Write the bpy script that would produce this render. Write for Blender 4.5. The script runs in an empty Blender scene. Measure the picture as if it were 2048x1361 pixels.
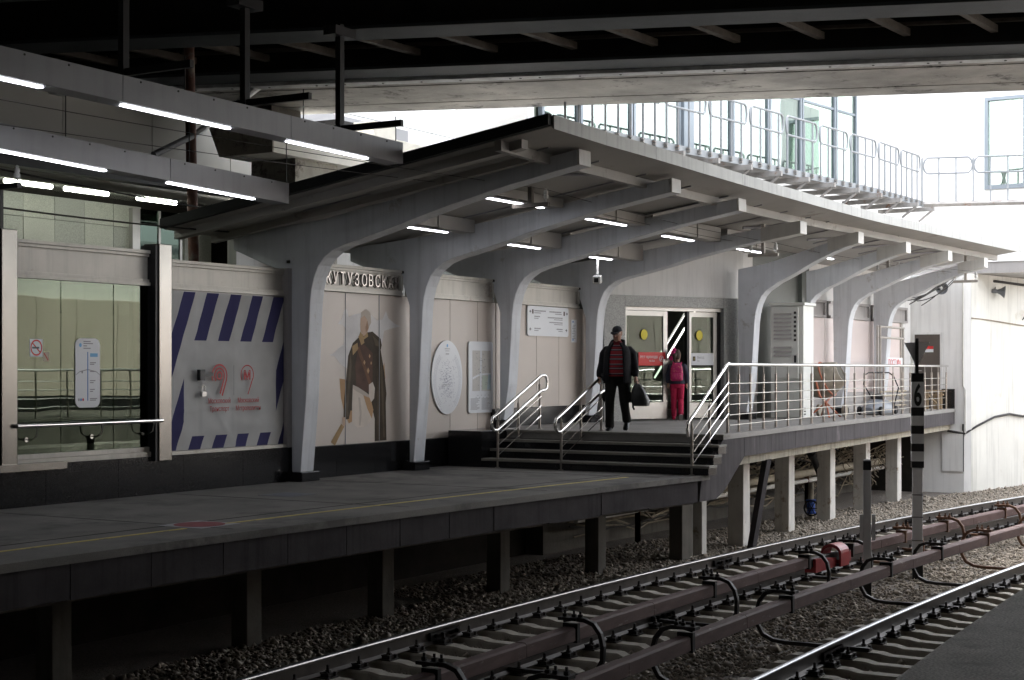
import bpy, bmesh, math, random
import numpy as np
from mathutils import Vector, Matrix

random.seed(7)
rng = np.random.default_rng(11)
scene = bpy.context.scene
COL = scene.collection
R = math.radians

# ---------------------------------------------------------------- camera, sky, sun, exposure
# world frame: x runs along the station wall, -y towards the tracks, z = 0 on the low platform
cam_d = bpy.data.cameras.new('camera')
cam = bpy.data.objects.new('camera', cam_d)
COL.objects.link(cam)
cam.location = (-17.99, -14.34, 1.65)
cam.rotation_euler = (R(90), 0, R(30.91 - 90))
cam_d.sensor_width = 36
cam_d.lens = 54.49
cam_d.shift_y = 0.0281
cam_d.clip_start = 0.1
cam_d.clip_end = 500
scene.camera = cam

SUN_EL, SUN_AZ = 50.0, 70.0          # azimuth measured from +x towards +y
world = bpy.data.worlds.new('World')
scene.world = world
world.use_nodes = True
wn = world.node_tree.nodes
wl = world.node_tree.links
wn.clear()
sky = wn.new('ShaderNodeTexSky')
sky.sky_type = 'NISHITA'
sky.sun_disc = False
sky.sun_elevation = R(SUN_EL)
sky.sun_rotation = R(90 - SUN_AZ)
sky.air_density = 1.0
sky.dust_density = 4.0
sky.ozone_density = 0.6
hsv = wn.new('ShaderNodeHueSaturation')
hsv.inputs['Saturation'].default_value = 0.22     # overcast: nearly white sky
bg = wn.new('ShaderNodeBackground')
bg.inputs['Strength'].default_value = 0.15
wo = wn.new('ShaderNodeOutputWorld')
wl.new(sky.outputs[0], hsv.inputs['Color'])
wl.new(hsv.outputs[0], bg.inputs['Color'])
wl.new(bg.outputs[0], wo.inputs['Surface'])
sun_d = bpy.data.lights.new('sun', 'SUN')
sun_d.energy = 0.5
sun_d.angle = R(30)
sun_d.color = (1.0, 0.985, 0.96)
sun = bpy.data.objects.new('sun', sun_d)
COL.objects.link(sun)
sv = Vector((math.cos(R(SUN_EL)) * math.cos(R(SUN_AZ)), math.cos(R(SUN_EL)) * math.sin(R(SUN_AZ)), math.sin(R(SUN_EL))))
sun.rotation_euler = (-sv).to_track_quat('-Z', 'Y').to_euler()
sun.location = (10, -20, 30)

vs = scene.view_settings
vs.view_transform = 'Standard'
vs.look = 'None'
vs.exposure = 3.25
vs.gamma = 1.0
vs.use_curve_mapping = False
scene.render.engine = 'CYCLES'
cy = scene.cycles
cy.use_denoising = True
cy.max_bounces = 8
cy.diffuse_bounces = 5
cy.glossy_bounces = 4
cy.transmission_bounces = 4
cy.transparent_max_bounces = 8
cy.sample_clamp_indirect = 6.0
cy.caustics_reflective = False
cy.caustics_refractive = False

# ---------------------------------------------------------------- helpers
def P(s, w, z):
    return (s, -w, z)

class B:
    """collects shapes, then links them as one mesh object"""
    def __init__(self):
        self.v = []
        self.f = []
    def add(self, vs_, fs_):
        o = len(self.v)
        self.v += [tuple(p) for p in vs_]
        self.f += [tuple(i + o for i in f) for f in fs_]
        return self
    def box(self, c, d, rz=0.0, rx=0.0, ry=0.0):
        x, y, z = d[0] / 2, d[1] / 2, d[2] / 2
        pts = [Vector(p) for p in ((-x,-y,-z),(x,-y,-z),(x,y,-z),(-x,y,-z),(-x,-y,z),(x,-y,z),(x,y,z),(-x,y,z))]
        if rz or rx or ry:
            m = Matrix.Rotation(rz, 3, 'Z') @ Matrix.Rotation(ry, 3, 'Y') @ Matrix.Rotation(rx, 3, 'X')
            pts = [m @ p for p in pts]
        c = Vector(c)
        return self.add([p + c for p in pts], [(0,3,2,1),(4,5,6,7),(0,1,5,4),(1,2,6,5),(2,3,7,6),(3,0,4,7)])
    def span(self, a, b):
        """axis-aligned box between two corners"""
        c = [(a[i] + b[i]) / 2 for i in range(3)]
        d = [abs(b[i] - a[i]) for i in range(3)]
        return self.box(c, d)
    def sw(self, s0, s1, w0, w1, z0, z1):
        return self.span((s0, -w0, z0), (s1, -w1, z1))
    def prism(self, base, top):
        n = len(base)
        f = [tuple(range(n - 1, -1, -1)), tuple(range(n, 2 * n))]
        f += [(i, (i + 1) % n, n + (i + 1) % n, n + i) for i in range(n)]
        return self.add(list(base) + list(top), f)
    def plate(self, poly, m, d0, d1):
        """polygon (a,b) mapped by m(a,b,depth)"""
        return self.prism([m(a, b, d0) for a, b in poly], [m(a, b, d1) for a, b in poly])
    def tube(self, path, r, n=8, closed=False):
        path = [Vector(p) for p in path]
        k = len(path)
        rs = r if isinstance(r, (list, tuple)) else [r] * k
        t = []
        for i in range(k):
            a = path[i - 1] if (i > 0 or closed) else path[i]
            b = path[(i + 1) % k] if (i < k - 1 or closed) else path[i]
            t.append((b - a).normalized())
        up = Vector((0, 0, 1)) if abs(t[0].z) < 0.9 else Vector((1, 0, 0))
        nrm = (up - t[0] * up.dot(t[0])).normalized()
        vs_, fs_ = [], []
        for i in range(k):
            nrm = (nrm - t[i] * nrm.dot(t[i]))
            nrm = nrm.normalized() if nrm.length > 1e-6 else Vector((1, 0, 0))
            bi = t[i].cross(nrm)
            for j in range(n):
                a = 2 * math.pi * j / n
                vs_.append(path[i] + (nrm * math.cos(a) + bi * math.sin(a)) * rs[i])
        segs = k if closed else k - 1
        for i in range(segs):
            for j in range(n):
                a, b = i * n + j, i * n + (j + 1) % n
                c, d = ((i + 1) % k) * n + (j + 1) % n, ((i + 1) % k) * n + j
                fs_.append((a, b, c, d))
        if not closed:
            fs_.append(tuple(range(n - 1, -1, -1)))
            fs_.append(tuple((k - 1) * n + j for j in range(n)))
        return self.add(vs_, fs_)
    def sweep(self, prof, path, closed_ends=True):
        """profile (side, up) swept along a path that stays level; side points right of travel"""
        path = [Vector(p) for p in path]
        k, n = len(path), len(prof)
        vs_, fs_ = [], []
        for i in range(k):
            t = (path[min(i + 1, k - 1)] - path[max(i - 1, 0)])
            t.z = 0
            t.normalize()
            rt = Vector((t.y, -t.x, 0))
            for a, b in prof:
                vs_.append(path[i] + rt * a + Vector((0, 0, b)))
        for i in range(k - 1):
            for j in range(n):
                fs_.append((i * n + j, i * n + (j + 1) % n, (i + 1) * n + (j + 1) % n, (i + 1) * n + j))
        if closed_ends:
            fs_.append(tuple(range(n - 1, -1, -1)))
            fs_.append(tuple((k - 1) * n + j for j in range(n)))
        return self.add(vs_, fs_)
    def loft(self, rings):
        """rings of equal vertex count joined to a closed skin"""
        n = len(rings[0])
        vs_ = [p for r_ in rings for p in r_]
        fs_ = []
        for i in range(len(rings) - 1):
            for j in range(n):
                fs_.append((i * n + j, i * n + (j + 1) % n, (i + 1) * n + (j + 1) % n, (i + 1) * n + j))
        fs_.append(tuple(range(n - 1, -1, -1)))
        fs_.append(tuple((len(rings) - 1) * n + j for j in range(n)))
        return self.add(vs_, fs_)
    def lathe(self, prof, c, n=16, axis='Z'):
        rings = []
        for r_, h in prof:
            ring = []
            for j in range(n):
                a = 2 * math.pi * j / n
                x, y = r_ * math.cos(a), r_ * math.sin(a)
                if axis == 'Z': p = (c[0] + x, c[1] + y, c[2] + h)
                elif axis == 'Y': p = (c[0] + x, c[1] + h, c[2] + y)
                else: p = (c[0] + h, c[1] + x, c[2] + y)
                ring.append(p)
            rings.append(ring)
        return self.loft(rings)
    def mesh(self, name, mat, smooth=False):
        me = bpy.data.meshes.new(name)
        me.from_pydata(self.v, [], self.f)
        bm = bmesh.new()
        bm.from_mesh(me)
        bmesh.ops.recalc_face_normals(bm, faces=bm.faces)
        if smooth:
            for f in bm.faces: f.smooth = True
            for e in bm.edges:
                if e.is_manifold and e.calc_face_angle(0) > 0.75: e.smooth = False
        bm.to_mesh(me)
        bm.free()
        me.materials.append(mat)
        return me
    def build(self, name, mat, parent=None, smooth=False, bevel=0.0, label=None):
        return link(name, self.mesh(name, mat, smooth), parent, bevel, label)

def link(name, data, parent=None, bevel=0.0, label=None):
    o = bpy.data.objects.new(name, data)
    COL.objects.link(o)
    if parent is not None:
        o.parent = parent
        o.matrix_parent_inverse = root_inv(parent)
    if bevel:
        m = o.modifiers.new('bevel', 'BEVEL')
        m.width = bevel
        m.segments = 2
        m.limit_method = 'ANGLE'
        m.angle_limit = R(40)
        m.harden_normals = False
    if label: o['label'] = label
    return o

def root_inv(o):
    # shapes are modelled in world coordinates; a top-level empty only carries a translation, parts carry none
    return Matrix.Translation(-Vector(o.location)) if o.parent is None else Matrix.Identity(4)

def tag(o, label, cat, group=None, kind=None):
    if label: o['label'] = label
    if cat: o['category'] = cat
    if group: o['group'] = group
    if kind: o['kind'] = kind
    return o

def thing(name, label, cat, loc=(0, 0, 0), group=None, kind=None):
    o = bpy.data.objects.new(name, None)
    o.empty_display_size = 0.1
    COL.objects.link(o)
    o.location = loc
    return tag(o, label, cat, group, kind)

def structure(o, label, cat='structure'):
    o['kind'] = 'structure'
    o['label'] = label
    o['category'] = cat
    return o

def text(body, size, mat, parent, loc, rz=0.0, extrude=0.002, align='LEFT', name='lettering', xscale=1.0, spacing=1.0):
    c = bpy.data.curves.new(name, 'FONT')
    c.body = body
    c.size = size
    c.extrude = extrude
    c.align_x = align
    c.align_y = 'BOTTOM_BASELINE' if hasattr(c, 'align_y') else c.align_y
    c.space_character = spacing
    c.materials.append(mat)
    o = bpy.data.objects.new(name, c)
    COL.objects.link(o)
    o.location = loc
    o.rotation_euler = (R(90), 0, rz)
    o.scale = (xscale, 1, 1)
    if parent is not None:
        o.parent = parent
        o.matrix_parent_inverse = root_inv(parent)
    return o

# ---------------------------------------------------------------- materials
def mat(name, col, rough=0.6, metal=0.0, var=0.12, scale=3.0, bump=0.0, bscale=40.0, streak=0.0, stain=None, stain_amt=0.0,
        stain_scale=1.5, stretch=(1, 1, 1), spec=0.5, emit=None, estr=0.0, alpha=None, trans=0.0, ior=1.45, speck=0.0, speckscale=120.0):
    m = bpy.data.materials.new(name)
    m.use_nodes = True
    nt = m.node_tree
    N, L = nt.nodes, nt.links
    b = N['Principled BSDF']
    b.inputs['Roughness'].default_value = rough
    b.inputs['Metallic'].default_value = metal
    b.inputs['Specular IOR Level'].default_value = spec
    b.inputs['IOR'].default_value = ior
    b.inputs['Transmission Weight'].default_value = trans
    if emit:
        b.inputs['Emission Color'].default_value = (*emit, 1)
        b.inputs['Emission Strength'].default_value = estr
    tc = N.new('ShaderNodeTexCoord')
    mp = N.new('ShaderNodeMapping')
    mp.inputs['Scale'].default_value = stretch
    L.new(tc.outputs['Object'], mp.inputs['Vector'])
    base = None
    def noise(sc, det=5.0, rg=0.6, vec=None):
        n = N.new('ShaderNodeTexNoise')
        n.inputs['Scale'].default_value = sc
        n.inputs['Detail'].default_value = det
        n.inputs['Roughness'].default_value = rg
        L.new(vec or mp.outputs[0], n.inputs['Vector'])
        return n
    col4 = (*col, 1)
    cur = None
    if var > 0:
        n1 = noise(scale)
        r1 = N.new('ShaderNodeMapRange')
        r1.inputs['From Min'].default_value = 0.3
        r1.inputs['From Max'].default_value = 0.7
        r1.inputs['To Min'].default_value = 1 - var
        r1.inputs['To Max'].default_value = 1 + var
        L.new(n1.outputs['Fac'], r1.inputs['Value'])
        mx = N.new('ShaderNodeVectorMath')
        mx.operation = 'SCALE'
        mx.inputs[0].default_value = col
        L.new(r1.outputs[0], mx.inputs['Scale'])
        cur = mx.outputs[0]
    if speck > 0:
        n2 = noise(speckscale, 2.0, 0.5, tc.outputs['Object'])
        r2 = N.new('ShaderNodeMapRange')
        r2.inputs['From Min'].default_value = 0.35
        r2.inputs['From Max'].default_value = 0.65
        r2.inputs['To Min'].default_value = 1 - speck
        r2.inputs['To Max'].default_value = 1 + speck
        L.new(n2.outputs['Fac'], r2.inputs['Value'])
        mx = N.new('ShaderNodeVectorMath')
        mx.operation = 'SCALE'
        if cur: L.new(cur, mx.inputs[0])
        else: mx.inputs[0].default_value = col
        L.new(r2.outputs[0], mx.inputs['Scale'])
        cur = mx.outputs[0]
    if streak > 0:
        mp2 = N.new('ShaderNodeMapping')
        mp2.inputs['Scale'].default_value = (9, 9, 0.5)
        L.new(tc.outputs['Object'], mp2.inputs['Vector'])
        n3 = noise(1.0, 4.0, 0.6, mp2.outputs[0])
        r3 = N.new('ShaderNodeMapRange')
        r3.inputs['From Min'].default_value = 0.5
        r3.inputs['From Max'].default_value = 0.75
        r3.inputs['To Min'].default_value = 1.0
        r3.inputs['To Max'].default_value = 1 - streak
        L.new(n3.outputs['Fac'], r3.inputs['Value'])
        mx = N.new('ShaderNodeVectorMath')
        mx.operation = 'SCALE'
        if cur: L.new(cur, mx.inputs[0])
        else: mx.inputs[0].default_value = col
        L.new(r3.outputs[0], mx.inputs['Scale'])
        cur = mx.outputs[0]
    if stain is not None:
        n4 = noise(stain_scale, 8.0, 0.72)
        r4 = N.new('ShaderNodeMapRange')
        r4.inputs['From Min'].default_value = 0.62 - 0.2 * stain_amt
        r4.inputs['From Max'].default_value = 0.70 - 0.15 * stain_amt
        L.new(n4.outputs['Fac'], r4.inputs['Value'])
        mx = N.new('ShaderNodeMix')
        mx.data_type = 'RGBA'
        L.new(r4.outputs[0], mx.inputs['Factor'])
        if cur: L.new(cur, mx.inputs['A'])
        else: mx.inputs['A'].default_value = col4
        mx.inputs['B'].default_value = (*stain, 1)
        cur = mx.outputs['Result']
    if cur is not None: L.new(cur, b.inputs['Base Color'])
    else: b.inputs['Base Color'].default_value = col4
    if bump > 0:
        n5 = noise(bscale, 6.0, 0.65)
        bp = N.new('ShaderNodeBump')
        bp.inputs['Strength'].default_value = bump
        bp.inputs['Distance'].default_value = 0.02
        L.new(n5.outputs['Fac'], bp.inputs['Height'])
        L.new(bp.outputs[0], b.inputs['Normal'])
        if rough > 0.15:
            r6 = N.new('ShaderNodeMapRange')
            r6.inputs['To Min'].default_value = max(0.05, rough - 0.12)
            r6.inputs['To Max'].default_value = min(1.0, rough + 0.12)
            L.new(n5.outputs['Fac'], r6.inputs['Value'])
            L.new(r6.outputs[0], b.inputs['Roughness'])
    return m

M = {}
M['gravel'] = mat('gravel_ground', (0.16, 0.14, 0.12), 0.95, var=0.4, scale=30, bump=1.0, bscale=45)
M['stone'] = mat('ballast_stone', (0.31, 0.27, 0.22), 0.9, var=0.55, scale=14, bump=0.3, bscale=60)
M['deckfloor'] = mat('deck_floor', (0.27, 0.26, 0.245), 0.75, spec=0.3, var=0.2, scale=0.9, speck=0.12, bump=0.2, bscale=120)
M['asphalt'] = mat('platform_asphalt', (0.175, 0.168, 0.155), 0.75, spec=0.3, var=0.25, scale=0.8, bump=0.25, bscale=140, speck=0.18, speckscale=160, stain=(0.095, 0.09, 0.085), stain_amt=0.55, stain_scale=0.6)
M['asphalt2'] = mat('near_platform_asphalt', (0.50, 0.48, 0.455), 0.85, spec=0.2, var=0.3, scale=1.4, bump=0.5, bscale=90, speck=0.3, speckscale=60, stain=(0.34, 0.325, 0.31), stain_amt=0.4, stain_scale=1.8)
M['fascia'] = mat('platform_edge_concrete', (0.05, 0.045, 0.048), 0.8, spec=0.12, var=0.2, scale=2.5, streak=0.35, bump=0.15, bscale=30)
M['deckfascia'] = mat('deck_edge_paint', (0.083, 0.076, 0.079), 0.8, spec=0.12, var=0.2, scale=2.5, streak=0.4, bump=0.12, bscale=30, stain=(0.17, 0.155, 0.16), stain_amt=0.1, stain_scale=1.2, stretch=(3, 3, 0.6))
M['beamconc'] = mat('deck_beam_concrete', (0.36, 0.33, 0.26), 0.8, var=0.25, scale=3, streak=0.6, bump=0.2)
M['whitepillar'] = mat('whitewashed_pillar', (0.60, 0.58, 0.54), 0.8, var=0.12, scale=2.5, streak=0.25, bump=0.25, bscale=18, stain=(0.30, 0.24, 0.18), stain_amt=0.15, stain_scale=3)
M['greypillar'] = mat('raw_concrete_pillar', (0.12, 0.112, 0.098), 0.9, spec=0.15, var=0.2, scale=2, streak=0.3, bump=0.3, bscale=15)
M['yellow'] = mat('yellow_line', (0.52, 0.42, 0.13), 0.6, var=0.2, scale=6, stain=(0.22, 0.20, 0.14), stain_amt=0.3, stain_scale=5)
M['arch'] = mat('arch_paint', (0.67, 0.69, 0.72), 0.6, var=0.09, scale=1.3, streak=0.2, bump=0.2, bscale=9, stain=(0.46, 0.45, 0.43), stain_amt=0.06, stain_scale=2.2)
M['archcap'] = mat('arch_cap_metal', (0.62, 0.61, 0.58), 0.5, var=0.06, scale=3, streak=0.15)
M['black'] = mat('black_granite', (0.014, 0.014, 0.015), 0.14, var=0.3, scale=40, speck=0.3)
M['panel'] = mat('beige_panel', (0.57, 0.505, 0.45), 0.38, var=0.03, scale=1.2, speck=0.05, speckscale=220, bump=0.03, bscale=60)
M['pinkpanel'] = mat('pink_panel', (0.78, 0.685, 0.655), 0.2, var=0.03, scale=1.0, bump=0.02, bscale=3)
M['frieze'] = mat('frieze_metal', (0.45, 0.43, 0.39), 0.45, metal=0.3, var=0.08, scale=2, streak=0.18, stain=(0.30, 0.26, 0.22), stain_amt=0.12, stain_scale=1.2)
M['friezegrey'] = mat('frieze_grey', (0.42, 0.40, 0.39), 0.45, metal=0.3, var=0.06, scale=2, streak=0.15)
M['steel'] = mat('brushed_steel', (0.24, 0.23, 0.215), 0.25, metal=1.0, var=0.10, scale=1.2, stretch=(3, 3, 1))
M['chrome'] = mat('polished_rail', (0.78, 0.77, 0.75), 0.14, metal=1.0, var=0.04)
M['postmetal'] = mat('rail_post_steel', (0.36, 0.33, 0.30), 0.35, metal=0.9, var=0.1, scale=8)
M['white'] = mat('white_render', (0.80, 0.795, 0.78), 0.85, var=0.06, scale=0.8, streak=0.16, bump=0.10, bscale=6)
M['cream'] = mat('cream_render', (0.64, 0.63, 0.585), 0.85, var=0.10, scale=0.5, streak=0.24, bump=0.12, bscale=6, stain=(0.50, 0.47, 0.40), stain_amt=0.1, stain_scale=0.9)
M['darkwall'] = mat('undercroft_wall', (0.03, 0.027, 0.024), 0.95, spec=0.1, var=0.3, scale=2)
M['granite'] = mat('grey_granite', (0.33, 0.335, 0.32), 0.35, var=0.06, scale=3, speck=0.35, speckscale=70)
M['tile'] = mat('wall_tile', (0.46, 0.465, 0.41), 0.45, var=0.06, scale=1.3, speck=0.18, speckscale=90)
M['tile2'] = mat('wall_tile_dark', (0.37, 0.375, 0.335), 0.45, var=0.06, scale=1.3, speck=0.18, speckscale=90)
M['ceil'] = mat('concourse_ceiling', (0.80, 0.80, 0.74), 0.09, metal=0.5, var=0.05, scale=2)
M['soffit'] = mat('bridge_soffit', (0.36, 0.35, 0.325), 0.6, spec=0.3, var=0.4, scale=0.9, bump=0.3, bscale=14, stain=(0.06, 0.055, 0.05), stain_amt=0.32, stain_scale=1.7)
M['bridgesteel'] = mat('bridge_steel', (0.055, 0.064, 0.07), 0.6, metal=0.1, var=0.2, scale=2, bump=0.05)
M['bracing'] = mat('bracing_steel', (0.10, 0.085, 0.07), 0.7, var=0.3, scale=5)
M['galv'] = mat('galvanised_strip', (0.60, 0.62, 0.62), 0.5, metal=0.2, var=0.25, scale=4)
M['dark'] = mat('dark_deck', (0.025, 0.025, 0.026), 0.9, var=0.3, scale=2)
M['blacksteel'] = mat('black_hanger_steel', (0.012, 0.012, 0.014), 0.45, var=0.2, scale=6)
M['beam'] = mat('light_channel', (0.31, 0.315, 0.335), 0.42, metal=0.25, var=0.08, scale=1.2, streak=0.12)
M['led'] = mat('led_strip', (0.9, 0.9, 0.9), 0.5, var=0, emit=(0.92, 0.93, 1.0), estr=2.2)
M['tubelight'] = mat('fluorescent_tube', (0.9, 0.9, 0.85), 0.5, var=0, emit=(0.95, 1.0, 0.88), estr=2.4)
M['roofedge'] = mat('canopy_edge_dark', (0.018, 0.019, 0.02), 0.7, var=0.2)
M['roofsoffit'] = mat('canopy_soffit', (0.40, 0.385, 0.36), 0.55, var=0.08, scale=1.5, streak=0.0, stain=(0.25, 0.23, 0.2), stain_amt=0.1, stain_scale=1.5)
M['rooffascia'] = mat('canopy_fascia', (0.36, 0.36, 0.345), 0.5, metal=0.2, var=0.08, scale=2.5, streak=0.3)
M['pierconc'] = mat('pier_concrete', (0.40, 0.38, 0.33), 0.9, var=0.2, scale=2.5, bump=0.5, bscale=14, stain=(0.14, 0.125, 0.11), stain_amt=0.5, stain_scale=2.5)
M['pierwhite'] = mat('pier_pale', (0.78, 0.76, 0.70), 0.85, var=0.1, scale=2.5, bump=0.2, bscale=14)  # pale tone for the cap sides and one bearing block
M['rust'] = mat('rusty_pipe', (0.16, 0.075, 0.055), 0.7, var=0.4, scale=4, stain=(0.22, 0.18, 0.15), stain_amt=0.4, stain_scale=3)
M['railtop'] = mat('rail_steel', (0.10, 0.088, 0.08), 0.35, metal=0.6, var=0.25, scale=6)
M['railhead'] = mat('rail_head_polished', (0.36, 0.37, 0.39), 0.28, metal=1.0, var=0.08, scale=3)
M['sleeper'] = mat('concrete_sleeper', (0.37, 0.34, 0.29), 0.85, var=0.2, scale=5, bump=0.2, bscale=30, stain=(0.13, 0.10, 0.08), stain_amt=0.25, stain_scale=4)
M['fast'] = mat('fastener_iron', (0.028, 0.022, 0.02), 0.6, metal=0.3, var=0.3, scale=20)
M['casing'] = mat('third_rail_cover', (0.13, 0.082, 0.076), 0.7, spec=0.25, var=0.22, scale=2.5, stain=(0.30, 0.25, 0.23), stain_amt=0.1, stain_scale=4, stretch=(1, 4, 4))
M['iron'] = mat('bracket_iron', (0.02, 0.017, 0.016), 0.55, metal=0.4, var=0.3, scale=10)
M['rustiron'] = mat('rusty_bracket', (0.13, 0.065, 0.035), 0.75, var=0.35, scale=9)
M['redpaint'] = mat('red_cover', (0.36, 0.035, 0.042), 0.4, var=0.15, scale=5)
M['postgrey'] = mat('post_grey', (0.70, 0.71, 0.73), 0.6, var=0.06, scale=5)
M['postblack'] = mat('post_black', (0.012, 0.012, 0.013), 0.5, var=0.1)
M['catwalk'] = mat('catwalk_steel', (0.24, 0.255, 0.27), 0.5, metal=0.2, var=0.08, scale=6)
M['catrust'] = mat('catwalk_rusty', (0.26, 0.25, 0.24), 0.7, var=0.2, scale=6, stain=(0.20, 0.11, 0.07), stain_amt=0.2, stain_scale=4)
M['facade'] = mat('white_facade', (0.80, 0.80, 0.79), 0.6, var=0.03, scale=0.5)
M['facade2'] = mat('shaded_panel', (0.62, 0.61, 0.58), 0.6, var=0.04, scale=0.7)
M['winframe'] = mat('window_frame', (0.22, 0.25, 0.28), 0.45, metal=0.3, var=0.04)
M['alu'] = mat('door_aluminium', (0.46, 0.45, 0.43), 0.38, metal=0.7, var=0.05, scale=4)
M['cabinet'] = mat('cabinet_paint', (0.74, 0.75, 0.71), 0.45, var=0.03, scale=2, streak=0.06)
M['slot'] = mat('vent_slot', (0.04, 0.038, 0.035), 0.8, var=0.1)
M['signwhite'] = mat('sign_white', (0.72, 0.74, 0.77), 0.35, var=0.01)
M['ink'] = mat('sign_ink', (0.10, 0.10, 0.11), 0.5, var=0)
M['inkgrey'] = mat('sign_ink_grey', (0.30, 0.30, 0.32), 0.5, var=0)
M['blueink'] = mat('sign_ink_blue', (0.10, 0.25, 0.55), 0.5, var=0)
M['skyink'] = mat('sign_ink_light_blue', (0.18, 0.45, 0.72), 0.5, var=0)
M['brownink'] = mat('sign_brown_block', (0.06, 0.04, 0.03), 0.5, var=0)
M['signred'] = mat('sign_red', (0.60, 0.02, 0.02), 0.4, var=0.02)
M['bannerred'] = mat('banner_red', (0.50, 0.05, 0.05), 0.6, var=0.02)
M['signyellow'] = mat('sticker_yellow', (0.70, 0.58, 0.01), 0.4, var=0.02)
M['maroon'] = mat('floor_sticker_red', (0.24, 0.05, 0.06), 0.7, var=0.2, scale=8)
M['brown'] = mat('brown_door', (0.10, 0.082, 0.07), 0.5, var=0.05)
M['wood'] = mat('raw_wood', (0.36, 0.27, 0.17), 0.8, var=0.25, scale=9, stretch=(1, 1, 6))
M['mixer'] = mat('mixer_drum', (0.36, 0.32, 0.26), 0.6, metal=0.3, var=0.25, scale=4)
M['mixerin'] = mat('mixer_inside', (0.10, 0.09, 0.07), 0.8, var=0.2)
M['orange'] = mat('mixer_orange', (0.48, 0.16, 0.09), 0.5, var=0.15, scale=6)
M['mower'] = mat('mower_grey', (0.22, 0.24, 0.27), 0.4, var=0.1)
M['rubber'] = mat('black_rubber', (0.015, 0.015, 0.016), 0.7, var=0.15)
M['greypaint'] = mat('grey_pipe_frame', (0.40, 0.37, 0.33), 0.5, var=0.12, scale=6)
M['pipe'] = mat('lagged_pipe', (0.42, 0.37, 0.28), 0.7, var=0.2, scale=4, bump=0.2)
M['pipewhite'] = mat('white_pipe', (0.62, 0.61, 0.57), 0.6, var=0.1, scale=4)
M['bluevalve'] = mat('blue_valve', (0.03, 0.08, 0.32), 0.4, var=0.1)
M['cable'] = mat('cable_dark', (0.035, 0.032, 0.03), 0.7, var=0.2)
M['cablelight'] = mat('cable_pale', (0.26, 0.22, 0.16), 0.7, var=0.25, scale=8)
M['porcelain'] = mat('porcelain', (0.70, 0.70, 0.68), 0.2, var=0.02)
M['speaker'] = mat('speaker_grey', (0.16, 0.17, 0.18), 0.4, var=0.08)
M['tread'] = mat('stair_tread', (0.22, 0.21, 0.185), 0.7, var=0.15, scale=5, speck=0.15)
M['pipedark'] = mat('tarred_pipe', (0.02, 0.02, 0.02), 0.55, var=0.2)

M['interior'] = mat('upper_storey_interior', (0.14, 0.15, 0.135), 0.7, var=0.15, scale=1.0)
def glass(name, tint, refl, rough=0.02, wav=0.0, tcol=None):
    """thin sheet: part mirror, part clear tinted"""
    m = bpy.data.materials.new(name)
    m.use_nodes = True
    N, L = m.node_tree.nodes, m.node_tree.links
    N.clear()
    out = N.new('ShaderNodeOutputMaterial')
    mix = N.new('ShaderNodeMixShader')
    g = N.new('ShaderNodeBsdfGlossy')
    g.inputs['Color'].default_value = (*tint, 1)
    g.inputs['Roughness'].default_value = rough
    t = N.new('ShaderNodeBsdfTransparent')
    t.inputs['Color'].default_value = (*(tcol or tint), 1)
    mix.inputs[0].default_value = refl
    L.new(t.outputs[0], mix.inputs[1])
    L.new(g.outputs[0], mix.inputs[2])
    L.new(mix.outputs[0], out.inputs[0])
    if wav:
        tc = N.new('ShaderNodeTexCoord')
        n = N.new('ShaderNodeTexNoise')
        n.inputs['Scale'].default_value = 1.1
        n.inputs['Detail'].default_value = 1.0
        bp = N.new('ShaderNodeBump')
        bp.inputs['Strength'].default_value = wav
        bp.inputs['Distance'].default_value = 0.02
        L.new(tc.outputs['Object'], n.inputs['Vector'])
        L.new(n.outputs['Fac'], bp.inputs['Height'])
        L.new(bp.outputs[0], g.inputs['Normal'])
    return m
M['glassgreen'] = glass('green_mirror_glass', (0.62, 0.70, 0.56), 0.09, 0.01, 0.06, (0.16, 0.21, 0.15))
M['glassdoor'] = glass('door_glass', (0.80, 0.86, 0.80), 0.045, 0.01, 0.1, (0.50, 0.58, 0.52))
M['glasswin'] = glass('window_glass', (0.80, 0.88, 0.84), 0.30, 0.02, 0.1, (0.55, 0.62, 0.57))
M['glassdark'] = glass('dark_green_glass', (0.45, 0.60, 0.52), 0.10, 0.02, 0.1, (0.08, 0.14, 0.11))
# ---------------------------------------------------------------- plan curves (distance w from the wall line at station s)
def lerp(x, xs, ys):
    return float(np.interp(x, xs, ys))
def centre(off, s):
    """point at offset `off` (towards the camera side) from the far track's centre line"""
    w = 5.38 + 0.0105 * s + 0.0042 * s * s
    d = 0.0105 + 0.0084 * s
    k = math.sqrt(1 + d * d)
    return s - off * d / k, w + off / k
def track_path(off, s0, s1, z, step=1.0):
    n = max(2, int((s1 - s0) / step) + 1)
    out = []
    for i in range(n):
        s = s0 + (s1 - s0) * i / (n - 1)
        a, b = centre(off, s)
        out.append(P(a, b, z))
    return out
def edge_w(s):
    return 4.25 + 0.068 * s + 0.0039 * s * s if s > -8.7 else 3.955
def deck_w(s):
    return lerp(s, [4.5, 9, 14, 19, 23], [4.6, 4.25, 3.95, 3.65, 3.4])
CANOPY_S = [-1.4, 0, 1.6, 3.4, 5.8, 8.6, 11.9, 14.3, 18.4, 22.0]
CANOPY_W = [4.98, 4.98, 4.98, 4.96, 4.85, 4.74, 4.76, 4.94, 5.18, 5.28]
CANOPY_Z = [4.76, 4.73, 4.72, 4.70, 4.71, 4.73, 4.72, 4.71, 4.71, 4.74]
def canopy_edge(s):
    return lerp(s, CANOPY_S, CANOPY_W), lerp(s, CANOPY_S, CANOPY_Z)
def roof_z(s, w):
    ew, ez = canopy_edge(s)
    return ez - 0.152 * (ew - w)
ZR, ZB = -1.25, -1.555            # rail head, ballast

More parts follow.
